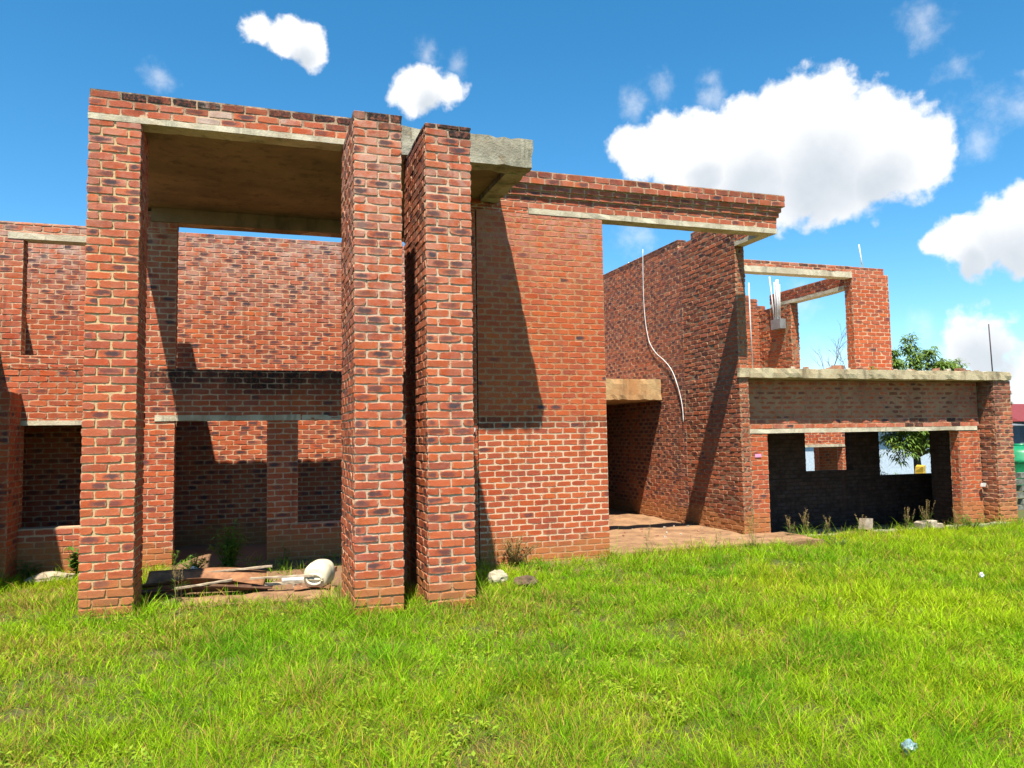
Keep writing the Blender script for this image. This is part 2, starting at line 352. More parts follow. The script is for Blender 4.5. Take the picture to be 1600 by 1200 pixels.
# ------------------------------------------------------------------ masonry
COURSE, PITCHB, GAP = .0790, .2175, .0095
X_, Y_ = Vector((1, 0, 0)), Vector((0, 1, 0))
class Wall:
    """ brick wall: mortar core with every facing brick modelled.  o = foot of the front face at u=0, U along it, face looks to -Nin """
    def __init__(s, o, U, Nin, L, z0, z1, T, openings=(), dark=.2, jit=.002, rot=.004, missing=0., proud=.0055, top=None,
                 stain=None, pale=None, ends=(1, 1), back=True, course=COURSE, pitch=None, gap=GAP, phase=0., palefn=None, bev=.004, hi=True):
        s.__dict__.update(locals()); s.o = Vector(o)
    def pt(s, u, n, z): return tuple(s.o+s.U*u+s.Nin*n+Vector((0, 0, z)))
    def brick(s, mb, P, a, b, z0, z1, D, dk, st, pl):
        if b-a < .015 or z1-z0 < .012: return
        j = s.jit; r = random.uniform
        pr = r(-j, j)*.7; t1, t2 = r(-s.rot, s.rot), r(-s.rot, s.rot); bv = s.bev*r(.6, 1.4)
        e = min(.0016+j*.35, .006)
        mx, mz = (a+b)/2, (z0+z1)/2; hx, hz = (b-a)/2, (z1-z0)/2
        nn = (3 if b-a > .14 else 2) if s.hi else 1
        ring = [(-1+2*i/nn, -1) for i in range(nn)]+[(1, -1), ]+([(1, 0)] if s.hi else [])+[(1-2*i/nn, 1) for i in range(nn)]+[(-1, 1)]+([(-1, 0)] if s.hi else [])
        if nn == 1: ring = [(-1, -1), (1, -1), (1, 1), (-1, 1)]
        n = len(ring); P3 = ([], [], []); bks = ([], [], []); rn = r(0, 1)
        sk = r(-1, 1)*.0012
        for (p, q) in ring:
            cor = abs(p) == 1 and abs(q) == 1
            x = mx+p*hx+r(-e, e)+sk*q; z = mz+q*hz+r(-e, e)*.9
            if cor: ch = abs(random.gauss(0, .0045 if s.hi else .002)); x -= p*ch; z -= q*ch*.7
            f = pr+t1*p+t2*q*.5+r(-.0012, .0012)
            P3[0].append(P(x, D, z)); P3[1].append(P(x, f+bv, z)); P3[2].append(P(x-p*bv*(1 if abs(p) == 1 else 0), f, z-q*bv))
            for t, w in enumerate((1., 1., .88)): bks[t].append((rn, p*w, q*w))
        fs = [tuple(range(2*n, 3*n))]
        for i in range(n):
            k = (i+1) % n; fs.append((i, k, n+k, n+i)); fs.append((n+i, n+k, 2*n+k, 2*n+i))
        mb.add(P3[0]+P3[1]+P3[2], fs, 1, bks[0]+bks[1]+bks[2], (dk, st, pl))
    def cells(s, zc):
        segs = []
        us = sorted({0., s.L, *[x for o in s.openings for x in o[:2] if 0 < x < s.L]})
        brk = list(us)
        if s.top:
            n = max(1, int(s.L/.11)); brk = sorted({*us, *[i*s.L/n for i in range(n)]})
        for a, b in zip(brk, brk[1:]):
            m_ = (a+b)/2
            ok = all(not (o[0] <= m_ < o[1] and o[2] <= zc < o[3]) for o in s.openings)
            if s.top and zc > s.top(m_): ok = False
            if ok:
                if segs and abs(segs[-1][1]-a) < 1e-6: segs[-1][1] = b
                else: segs.append([a, b])
        return segs
    def fill(s, mb):
        zb = sorted({s.z0, s.z1, *[z for o in s.openings for z in o[2:4] if s.z0 < z < s.z1]})
        C = s.course; p = s.pitch or PITCHB; g = s.gap
        k0 = math.floor(s.z0/C+1e-6); k1 = math.ceil(s.z1/C-1e-6)
        core = []
        for k in range(k0, k1):
            cuts = sorted({max(k*C, s.z0), min((k+1)*C, s.z1), *[z for z in zb if k*C < z < (k+1)*C]})
            for za, zc in zip(cuts, cuts[1:]):
                if zc-za < 1e-4: continue
                segs = s.cells((za+zc)/2)
                sig = tuple((round(a, 4), round(b, 4)) for a, b in segs)
                if core and core[-1][0] == sig and core[-1][2] > za-1e-6: core[-1][2] = zc
                else: core.append([sig, za, zc])
                topg = g*.9 if zc >= (k+1)*C-1e-4 else .002
                zA, zB = za+.001, zc-topg
                for a, b in segs:
                    s.row(mb, k, a, b, zA, zB, p, g)
        for sig, za, zc in core:
            for a, b in sig:
                e0 = s.proud if (s.ends[0] or a > 0) else 0; e1 = s.proud if (s.ends[1] or b < s.L) else 0
                n = max(1, int((zc-za)/.3)); dn = s.proud
                for q in range(n):
                    z_a, z_b = za+(zc-za)*q/n, za+(zc-za)*(q+1)/n
                    x0, x1, y0, y1 = a+e0, b-e1, dn, s.T-(dn if s.back else 0)
                    vs = [s.pt(x0, y0, z_a), s.pt(x1, y0, z_a), s.pt(x1, y1, z_a), s.pt(x0, y1, z_a), s.pt(x0, y0, z_b), s.pt(x1, y0, z_b), s.pt(x1, y1, z_b), s.pt(x0, y1, z_b)]
                    um = (a+b)/2
                    bs = [(0, s.stain(um, z_a) if s.stain else 0, 0)]*4+[(0, s.stain(um, z_b) if s.stain else 0, 0)]*4
                    fs = [(0, 1, 5, 4), (1, 2, 6, 5), (2, 3, 7, 6), (3, 0, 4, 7)]
                    if q == 0: fs.append((0, 3, 2, 1))
                    if q == n-1: fs.append((4, 5, 6, 7))
                    mb.add(vs, fs, 0, None, bs)
    def row(s, mb, k, a, b, zA, zB, p, g):
        zA += random.uniform(-1, 1)*.0012
        def joints(lo, hi, p, sh):
            js = [lo]; j = math.floor((lo-sh)/p)*p+sh
            while j < hi+1e-6:
                if j > lo+.06 and j < hi-.06: js.append(j)
                j += p
            js.append(hi); return js
        sh = (k % 2)*p/2+s.phase
        zm = (zA+zB)/2
        js = joints(a, b, p, sh)
        for side in ((0, 1) if s.back else (0,)):
            P = (lambda x, n, z: s.pt(x, n, z)) if side == 0 else (lambda x, n, z: s.pt(x, s.T-n, z))
            for i in range(len(js)-1):
                if random.random() < s.missing: continue
                x0 = js[i]+(g/2 if i else random.uniform(-.004, .007)*(1 if s.jit > .0015 else .4)); x1 = js[i+1]-(g/2 if i < len(js)-2 else random.uniform(-.004, .007)*(1 if s.jit > .0015 else .4))
                dk = random.uniform(.55, 1) if random.random() < s.dark else random.uniform(0, .15)
                um = (x0+x1)/2
                s.brick(mb, P, x0, x1, zA, zB, .03, dk, s.stain(um, zm) if s.stain else 0, s.pale(um, zm) if s.pale else .1)
        for e, flag in ((a, s.ends[0] or a > 1e-6), (b, s.ends[1] or b < s.L-1e-6)):
            if not flag: continue
            sg = 1 if e == a else -1
            P = lambda x, n, z: s.pt(e+sg*n, x, z)
            if s.T < .3: js2 = [.03, s.T/2, s.T-.03] if k % 2 else [.03, s.T-.03]
            else: js2 = joints(.03, s.T-.03, p, (k % 2)*p/2+.11)
            for i in range(len(js2)-1):
                dk = random.uniform(.55, 1) if random.random() < s.dark else 0
                s.brick(mb, P, js2[i]+(g/2 if i else 0), js2[i+1]-(g/2 if i < len(js2)-2 else 0), zA, zB, .03, dk, s.stain(e, zm) if s.stain else 0, s.pale(e, zm) if s.pale else .1)
def wall(name, parent, mats, label=None, **kw):
    mb = MB(); Wall(**kw).fill(mb); o = mb.build(name, list(mats), parent)
    if label: o['label'] = label
    return o
def conc(name, parent, mat, boxes, label=None, j=.002, chip=.10, n=.09):
    mb = MB()
    for a, b in boxes: mb.rough_box(a, b, 0, n, j, chip)
    o = mb.build(name, mat, parent)
    if label: o['label'] = label
    return o

house = empty('ruined_brick_house', (3, 10, 0), 'unfinished roofless red brick house with tall entrance portal, standing in long grass', 'house')
nz_ = lambda a, b: .5+.5*math.sin(a*3.1+b*1.7)*math.sin(a*1.3-b*2.9+1)
topst = lambda zt, d=.16, s=1.: (lambda u, z: s*max(0, min(1, (z-(zt-d-.12*nz_(u*2, 1)))/.10))*(.55+.45*nz_(u*4, 2)))
# --- portal: left pillar, two fins, front beam, roof slab
FY = 8.354
wall('pillar', house, (M_TAN, ORANGE), 'wide square left pillar of the entrance portal', o=(-1.58, FY, 0), U=X_, Nin=Y_, L=.48, z0=-.25, z1=4.85, T=.6, dark=.22, jit=.005,
     course=.0855, pitch=.24, gap=.0145, proud=.0085, pale=lambda u, z: .12+.35*max(0, (z-2.5)/2.4), rot=.004)
wall('pillar', house, (M_FIN, RED), 'nearest brick fin of the portal, left of the pair', o=(.893, 7.4, 0), U=X_, Nin=Y_, L=.47, z0=-.25, z1=4.84, T=1.15, dark=.30, jit=.005,
     course=.0835, pitch=.235, gap=.0145, proud=.0085, stain=topst(4.84, .1, 1.5), pale=lambda u, z: .15+.8*max(0, (z-2)/3))
wall('pillar', house, (M_FIN, RED), 'right brick fin of the pair in front of the portal', o=(1.595, 7.4, 0), U=X_, Nin=Y_, L=.475, z0=-.25, z1=4.80, T=1.15, dark=.30, jit=.005,
     course=.0835, pitch=.2375, gap=.0145, proud=.0085, stain=topst(4.8, .1, 1.5), pale=lambda u, z: .15+(.6 if 3.2 < z < 4.3 else .3)*max(0, (z-1.5)/3))
bloom = lambda u, z: 4.5 if abs(u-1.14) < .10+.3*max(0, z-4.97) else (.9 if abs(u-1.95) < .05 and z < 5.1 else .25)
wall('parapet', house, (M_PALE, RED), 'brick band over the portal opening with black mildew and a pale cement spill', o=(-1.58, FY, 0), U=X_, Nin=Y_, L=2.96, z0=4.915, z1=5.16, T=.22, dark=.2, jit=.004,
     course=.0819, pitch=.235, gap=.014, proud=.007, phase=.05, stain=topst(5.16, .06, 1.8), pale=bloom)
conc('lintel', house, C_LINT, [((-1.585, FY-.006, 4.85), (1.40, FY+.215, 4.912))], n=.09)
conc('portal_roof', house, C_SLAB, [((1.385, FY-.002, 4.80), (3.10, FY+.26, 5.14)), ((2.84, FY+.262, 4.80), (3.098, 9.786, 5.137)), ((-1.57, FY+.222, 5.0), (2.838, 11.62, 5.13)), ((2.84, 9.84, 5.0), (3.0, 11.6, 5.128))],
     'weathered grey concrete roof slab of the portal, projecting right of the fins', j=.004, chip=.4)
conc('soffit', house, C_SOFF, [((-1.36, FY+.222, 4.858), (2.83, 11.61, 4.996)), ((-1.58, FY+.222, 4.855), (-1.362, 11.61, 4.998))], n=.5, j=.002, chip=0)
# --- recessed left wall of the hall
LY = 11.4
lst = lambda u, z: max(topst(4.53, .0, .8)(u, z) if u < 1.9 else 0, (1.3*max(0, min(1, (z-2.2)/.35))*(.2+nz_(u*1.1, 1))+.12) if (u > 2.95 and 1.95 < z < 2.64) else 0)
LX0 = -4.4
ox = lambda x: x-LX0
wall('wall', house, (M_PALE, RED), 'recessed wall at the left with door and window openings', o=(LX0, LY, 0), U=X_, Nin=Y_, L=2.6-LX0, z0=-.2, z1=4.80, T=.22, dark=.16, course=.079,
     openings=[(ox(-2.87), ox(-1.55), 2.79, 4.33), (ox(-2.86), ox(-1.62), .56, 1.885), (ox(-1.03), ox(3), 2.635, 4.66), (ox(-1.03), ox(.17), -.3, 1.93), (ox(.59), ox(2.38), .46, 1.93), (-1, ox(-1.57), 4.53, 5)],
     stain=lst, pale=lambda u, z: .15+.3*max(0, (z-2.5)/2) + (.4 if z > 4.3 else 0))
conc('lintel', house, C_LINT, [((-3.05, LY-.008, 4.315), (-1.42, LY+.222, 4.40))], n=.2)
conc('lintel', house, C_LINT, [((-2.96, LY-.008, 1.885), (-1.5, LY+.222, 1.945))], n=.2)
conc('lintel', house, C_LINT, [((-1.28, LY-.008, 1.925), (.62, LY+.222, 2.005)), ], n=.2)
conc('lintel', house, C_LINT, [((.64, LY-.006, 1.925), (2.58, LY+.222, 2.0))], n=.2)
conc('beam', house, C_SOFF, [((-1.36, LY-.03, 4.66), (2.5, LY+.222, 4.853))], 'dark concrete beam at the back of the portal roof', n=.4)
wall('pillar', house, (M_GREY, RED), 'short brick fin at the far left edge', o=(-3.17, 10.9, 0), U=X_, Nin=Y_, L=.325, z0=-.2, z1=2.29, T=.5, dark=.2, jit=.004)
wall('wall', house, (M_PALE, RED), 'rear wall seen through the portal, full of dark flashed bricks', o=(-6.2, 13.4, 0), U=X_, Nin=Y_, L=9.2, z0=-.2, z1=5.045, T=.22, dark=.40, course=.079, ends=(1, 1), back=True,
     stain=topst(5.045, -.02, .9), pale=lambda u, z: .2+.75*max(0, min(1, (z-3.4)/1.2)))
wall('wall', house, (M_GREY, RED), o=(-1.55, LY+.22, 0), U=Y_, Nin=X_, L=.96, z0=-.2, z1=5.0, T=.22, dark=.2, ends=(0, 1))
wall('wall', house, (M_GREY, RED), o=(-1.55, LY+1.182, 0), U=Y_, Nin=X_, L=.798, z0=-.2, z1=2.6, T=.22, dark=.2, ends=(0, 0))
conc('floor_slab', house, C_SLAB, [((-3.48, LY+.222, 2.5), (-1.57, 13.38, 2.62))], n=.5)
wall('wall', house, (M_GREY, RED), o=(-3.72, LY+.22, 0), U=Y_, Nin=X_, L=1.78, z0=-.2, z1=4.5, T=.22, dark=.2, ends=(0, 0))
wall('wall', house, (M_GREY, RED), 'side wall at the far left beyond the picture edge', o=(-3.40, 8.9, 0), U=Y_, Nin=X_, L=2.5, z0=-.2, z1=4.3, T=.22, dark=.2, top=lambda u: 4.3 if u < 1.3 else 3.2)
# --- main wall with corbelled cornice
MY = 9.793
mstain = lambda u, z: (.75*nz_(u*1.5, 3)+.1 if 1.74 < z < 1.94 else 0)
wall('wall', house, (M_MAIN, RED), 'tall plain main wall between portal and entrance passage', o=(2.80, MY, 0), U=X_, Nin=Y_, L=1.86, z0=-.3, z1=4.695, T=.22, dark=.03, jit=.001, rot=.0015, gap=.012, proud=.003,
     stain=mstain, pale=lambda u, z: .05+.5*max(0, (z-3.4)/1.2), course=.0800)
wall('wall', house, (M_GREY, RED), 'narrow brick strip left of the straight joint in the main wall', o=(2.38, MY-.004, 0), U=X_, Nin=Y_, L=.408, z0=-.3, z1=4.695, T=.22, dark=.1, jit=.004, proud=.006)
conc('lintel', house, C_LINT, [((3.55, MY-.008, 4.698), (7.612, MY+.222, 4.775))], 'long pale lintel under the cornice spanning the passage', n=.2)
mb = MB()
def corb(z0, z1, d, st, x0=2.38, **kw):
    L = 7.612+d-x0
    Wall(o=(x0, MY-d, 0), U=X_, Nin=Y_, L=L, z0=z0, z1=z1, T=.22+d, dark=.12, jit=.003, course=(z1-z0)/round((z1-z0)/.082), ends=(0 if d < .01 else 1, 1), stain=st, pale=lambda u, z: .25, **kw).fill(mb)
def band(z0, z1, d, st):
    # a band starts its courses at its own foot
    n = max(1, round((z1-z0)/.082)); c = (z1-z0)/n; L = 7.612+d-2.38
    w = Wall(o=(2.38, MY-d, z0), U=X_, Nin=Y_, L=L, z0=0, z1=z1-z0, T=.22+d, dark=.12, jit=.0015, course=c, ends=(1, 1), stain=st, pale=lambda u, z: .3, phase=.04*n)
    w.fill(mb)
wall('wall', house, (M_PALE, RED), o=(2.38, MY, 0), U=X_, Nin=Y_, L=1.165, z0=4.697, z1=4.775, T=.22, dark=.1, ends=(0, 0))
band(4.777, 4.942, .002, lambda u, z: .1)
band(4.944, 5.018, .032, lambda u, z: .1)
band(5.020, 5.095, .060, lambda u, z: .1)
band(5.097, 5.275, .095, lambda u, z: .15+(.6*nz_(u*2, 2) if z > .1 else 0))
mb.build('cornice', [M_PALE, RED], house)
conc('beam', house, C_LINT, [((7.43, MY+.224, 4.698), (7.61, 10.64, 4.773))], 'concrete strip under the side return of the cornice', n=.2)
wall('wall', house, (M_PALE, RED), 'side return of the cornice above the passage', o=(7.43, MY+.225, 0), U=Y_, Nin=X_, L=.62, z0=4.775, z1=5.26, T=.18, dark=.2, ends=(0, 0))
wall('wall', house, (M_GREY, RED), o=(2.38, MY+.22, 0), U=Y_, Nin=X_, L=1.38, z0=-.2, z1=4.86, T=.22, dark=.2, ends=(0, 0))
wall('wall', house, (M_GREY, RED), o=(4.44, MY+.22, 0), U=Y_, Nin=X_, L=6.2, z0=-.2, z1=2.5, T=.22, dark=.2, ends=(0, 0))
wall('wall', house, (M_GREY, RED), o=(4.44, MY+.22, 0), U=Y_, Nin=X_, L=2.6, z0=2.5, z1=4.6, T=.22, dark=.2, ends=(0, 1))
# --- right side wall of the passage
SX = 7.434
def stop(u):
    y = 10.643+u
    if y > 12.45: return 5.245
    if y > 12.15: return 5.08
    if y > 11.95: return 5.17
    return 5.30
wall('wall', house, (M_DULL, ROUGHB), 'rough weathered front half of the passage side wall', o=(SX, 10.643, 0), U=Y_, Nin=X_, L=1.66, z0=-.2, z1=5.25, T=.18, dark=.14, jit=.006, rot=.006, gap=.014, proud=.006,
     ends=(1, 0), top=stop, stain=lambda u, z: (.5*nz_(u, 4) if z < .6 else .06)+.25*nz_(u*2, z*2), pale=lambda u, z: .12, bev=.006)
wall('wall', house, (M_GREY, ROUGHB), 'rear half of the passage side wall with dark bricks', o=(SX, 12.303, 0), U=Y_, Nin=X_, L=3.9, z0=-.2, z1=5.25, T=.18, dark=.55, jit=.003, ends=(0, 1), top=lambda u: stop(u+1.66),
     stain=lambda u, z: .12+(.5 if z > 5.15 else 0), pale=lambda u, z: .25)
conc('landing_slab', house, C_ORNG, [((4.67, 13.13, 2.30), (7.426, 16.2, 2.70))], 'orange stained concrete landing over the passage doorway', chip=.25, j=.004)
wall('wall', house, (M_GREY, RED), o=(4.67, 15.98, 0), U=X_, Nin=Y_, L=2.76, z0=-.2, z1=2.3, T=.2, dark=.2, ends=(0, 0))
conc('porch_floor', house, C_FLOOR, [((4.672, 9.60, -.3), (7.42, 16.0, .04)), ((7.42, 9.62, -.3), (8.15, 10.63, .035))], 'earth stained concrete porch floor in the passage', j=.012, chip=.6, n=.22)
# --- garage
GY = 10.95
GX1 = 12.79
wall('pillar', house, (M_GREY, RED), 'left brick pier of the garage opening', o=(7.622, GY, 0), U=X_, Nin=Y_, L=.545, z0=-.4, z1=1.63, T=.22, dark=.12, jit=.003, ends=(0, 1))
wall('pillar', house, (M_GREY, RED), 'right brick pier of the garage opening', o=(12.36, GY, 0), U=X_, Nin=Y_, L=.5, z0=-.4, z1=1.62, T=.22, dark=.1, jit=.003, ends=(1, 0))
conc('lintel', house, C_LINT, [((7.63, GY-.01, 1.632), (12.80, GY+.222, 1.705))], 'long white lintel over the garage opening', n=.25)
wall('wall', house, (M_GREY, ORANGE), 'brick course above the garage lintel', o=(7.622, GY, 1.708), U=X_, Nin=Y_, L=5.24, z0=0, z1=.165, T=.22, dark=.12, jit=.004, ends=(0, 0), course=.0825, stain=lambda u, z: .9 if abs(u-3.75) < .18 or abs(u-4.6) < .1 else .05, pale=lambda u, z: .4)
wall('wall', house, (concrete_mat('flush_pointing', (.40,.20,.11), (.30,.14,.08), .5, 2, .4, .4), RED), 'mortar smeared brick panel under the garage roof', o=(7.622, GY+.012, 1.873), U=X_, Nin=Y_, L=5.24, z0=0, z1=.66, T=.2, dark=.12, jit=.002, proud=.0015, ends=(0, 0), gap=.03, course=.082,
     stain=lambda u, z: .65 if abs(u-3.35) < .09 or abs(u-3.9) < .12 or abs(u-4.55) < .07 else .25*nz_(u, z*3), pale=lambda u, z: .3)
conc('garage_roof', house, C_GSLAB, [((7.618, 10.60, 2.54), (13.32, 12.1, 2.70)), ((7.42, 10.605, 2.545), (7.616, 10.68, 2.698)), ((7.615, 12.1, 2.54), (14.5, 15.7, 2.697))], 'thick weathered concrete roof slab over the garage', j=.004, chip=.35, n=.07)
wall('pillar', house, (M_GREY, ROUGHB), 'freestanding rough brick fin at the right end of the garage', o=(12.90, 10.643, 0), U=X_, Nin=Y_, L=.43, z0=-.5, z1=2.535, T=.54, dark=.28, jit=.008, rot=.006, gap=.0145, proud=.0085, pale=lambda u, z: .35, stain=lambda u, z: .25*nz_(u*3, z*3)+(.3 if z > 1.9 else 0), bev=.006)
wall('wall', house, (M_SHADE, SHADEB), 'garage rear wall with two window openings, interior shade painted into its colour', o=(7.62, 13.2, 0), U=X_, Nin=Y_, L=6.9, z0=-.4, z1=2.54, T=.22, dark=.2, ends=(0, 0),
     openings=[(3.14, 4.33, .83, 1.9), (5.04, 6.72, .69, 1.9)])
wall('wall', house, (M_SHADE, SHADEB), o=(14.3, 12.15, 0), U=Y_, Nin=X_, L=1.05, z0=-.4, z1=2.54, T=.2, dark=.2)
wall('wall', house, (M_SHADE, SHADEB), o=(12.92, 11.2, 0), U=X_, Nin=Y_, L=.22, z0=-.4, z1=2.53, T=.95, dark=.2)
wall('wall', house, (M_SHADE, SHADEB), o=(13.15, 11.95, 0), U=X_, Nin=Y_, L=1.35, z0=-.4, z1=2.53, T=.2, dark=.2)
conc('garage_floor', house, C_SLAB, [((8.15, 10.42, -.5), (12.9, 10.62, -.03)), ((7.63, 10.63, -.5), (14.3, 13.2, -.34))], 'concrete garage floor with a chipped front edge', j=.008, chip=.5)
# --- upper storey room above the garage
wall('pillar', house, (M_PALE, RED), 'upper brick pillar standing on the garage roof', o=(11.40, 12.4, 2.697), U=X_, Nin=Y_, L=.93, z0=0, z1=2.26, T=.22, dark=.05, jit=.003, rot=.004, gap=.010,
     top=lambda u: 2.26 if u < .83 else 2.15, stain=lambda u, z: .35 if z > 2.2 else 0, pale=lambda u, z: .3 if z > 1.9 else .1)
conc('lintel', house, C_LINT, [((7.6, 12.39, 4.73), (11.398, 12.62, 4.845))], 'pale lintel beam on the upper storey', n=.09)
wall('parapet', house, (M_PALE, RED), 'single brick course on the upper lintel', o=(7.6, 12.4, 4.847), U=X_, Nin=Y_, L=3.8, z0=0, z1=.118, T=.22, dark=.3, course=.059, pitch=.22, jit=.003, ends=(0, 0), stain=lambda u, z: .9*nz_(u*3, 1) if z > .06 else 0, pale=lambda u, z: .5)
conc('lintel', house, C_LINT, [((11.40, 12.625, 4.54), (11.61, 15.0, 4.615))], n=.2)
wall('parapet', house, (M_GREY, RED), o=(11.40, 12.625, 4.617), U=Y_, Nin=X_, L=2.4, z0=0, z1=.235, T=.21, dark=.4, course=.078, jit=.004, ends=(0, 1), stain=lambda u, z: .4)
def utop(u): return 1.84+.12*nz_(u*3, 5) if u < .45 else (1.95+.1*nz_(u*5, 2))
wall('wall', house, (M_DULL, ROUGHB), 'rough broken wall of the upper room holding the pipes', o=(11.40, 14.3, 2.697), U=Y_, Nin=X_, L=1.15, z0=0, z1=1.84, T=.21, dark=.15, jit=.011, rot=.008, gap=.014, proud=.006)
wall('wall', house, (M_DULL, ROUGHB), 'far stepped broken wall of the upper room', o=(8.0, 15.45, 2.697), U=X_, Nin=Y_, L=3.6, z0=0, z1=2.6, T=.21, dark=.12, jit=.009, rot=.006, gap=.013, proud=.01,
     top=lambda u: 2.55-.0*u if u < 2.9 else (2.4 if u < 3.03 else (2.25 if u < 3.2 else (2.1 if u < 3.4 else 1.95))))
mb = MB(); mb.box((7.90, GY-.010, 1.235), (8.02, GY+.01, 1.29)); mb.build('plaque', P_PINK, house)['label'] = 'small pink plaque on the left garage pier'
# ------------------------------------------------------------------ ground
def gz(x, y):
    b = -.03-.013*np.maximum(0, x-4)-.012*np.maximum(0, 5-y)*.3
    d = np.minimum(1, np.hypot(x-3, y-8)/60)
    b = b+.05*np.clip((x-4)/2, 0, 1)*np.clip((y-7.5)/1.5, 0, 1)
    b = b+.025*np.sin(x*1.3+y*.7)*np.sin(y*1.1-x*.4)+.012*np.sin(x*3.7+1)*np.sin(y*4.1)
    b = b-.45*np.maximum(0, d-.2)
    b = b-.5*((x > 8.0) & (x < 14.1) & (y > 10.7) & (y < 13.3))
    return b
def ground():
    xs = np.unique(np.concatenate([np.arange(-9, 17, .2), [-900, -400, -200, -100, -60, -40, -25, -15, -12, 20, 25, 32, 45, 60, 100, 200, 400, 900]]))
    ys = np.unique(np.concatenate([np.arange(-2, 14, .2), [-900, -300, -100, -50, -20, -10, -5, 16, 20, 25, 32, 45, 60, 100, 200, 400, 900, 1500]]))
    XX, YY = np.meshgrid(xs, ys); ZZ = gz(XX, YY)
    nx = len(xs); v = np.stack([XX, YY, ZZ], -1).reshape(-1, 3)
    f = [(j*nx+i, j*nx+i+1, (j+1)*nx+i+1, (j+1)*nx+i) for j in range(len(ys)-1) for i in range(nx-1)]
    me = bpy.data.meshes.new('ground'); me.from_pydata(v.tolist(), [], f)
    me.polygons.foreach_set('use_smooth', [True]*len(f))
    mt, t, b = new_mat('ground_soil'); p = wpos(t)
    c = mixc(t, smooth(t, tnoise(t, 2.2, 7, .65, p), .42, .6), (.10, .085, .022), (.075, .10, .012))
    c = mixc(t, smooth(t, tnoise(t, 30, 5, .7, p), .5, .7, 0, .6), c, (.20, .13, .07))
    s = t.nodes.new('ShaderNodeSeparateXYZ'); t.links.new(p, s.inputs[0])
    bare = math_(t, 'ADD', s.outputs[1], math_(t, 'MULTIPLY', tnoise(t, 1.5, 5, .6, p), 1.0))
    c = mixc(t, math_(t, 'MULTIPLY', math_(t, 'MULTIPLY', smooth(t, bare, 9.4, 9.9), smooth(t, s.outputs[0], 13.2, 13.8, 1, 0)), .9), c, mixc(t, tnoise(t, 14, 6, .7, p), (.33, .17, .09), (.17, .09, .05)))
    t.links.new(c, b.inputs['Base Color']); setp(b, Roughness=.95); bump(t, b, tnoise(t, 45, 7, .7, p), .9, .02)
    me.materials.append(mt); o = bpy.data.objects.new('ground', me); col.objects.link(o); tag(o, kind='structure')
ground()

# ------------------------------------------------------------------ grass: real blades, one mesh
def smooth_noise(x, y, s, seed):
    r = np.random.default_rng(seed); g = r.random((96, 96))
    u, v = x/s % 95, y/s % 95
    i, j = u.astype(int), v.astype(int); a, b = u-i, v-j; a = a*a*(3-2*a); b = b*b*(3-2*b)
    return (g[i, j]*(1-a)+g[i+1, j]*a)*(1-b)+(g[i, j+1]*(1-a)+g[i+1, j+1]*a)*b
BARE = [(-1.65,8.3,-1.05,9.0),(.86,7.36,1.40,8.6),(1.56,7.36,2.1,8.6),(2.3,9.72,4.72,16),(4.6,9.62,8.2,16),(7.5,10.4,13,16),(12.85,10.6,13.4,12),(-.95,8.55,.85,8.85)]
def in_boxes(x, y, boxes):
    m_ = np.zeros(len(x), bool)
    for a, b, c, d in boxes: m_ |= (x > a) & (x < c) & (y > b) & (y < d)
    return m_
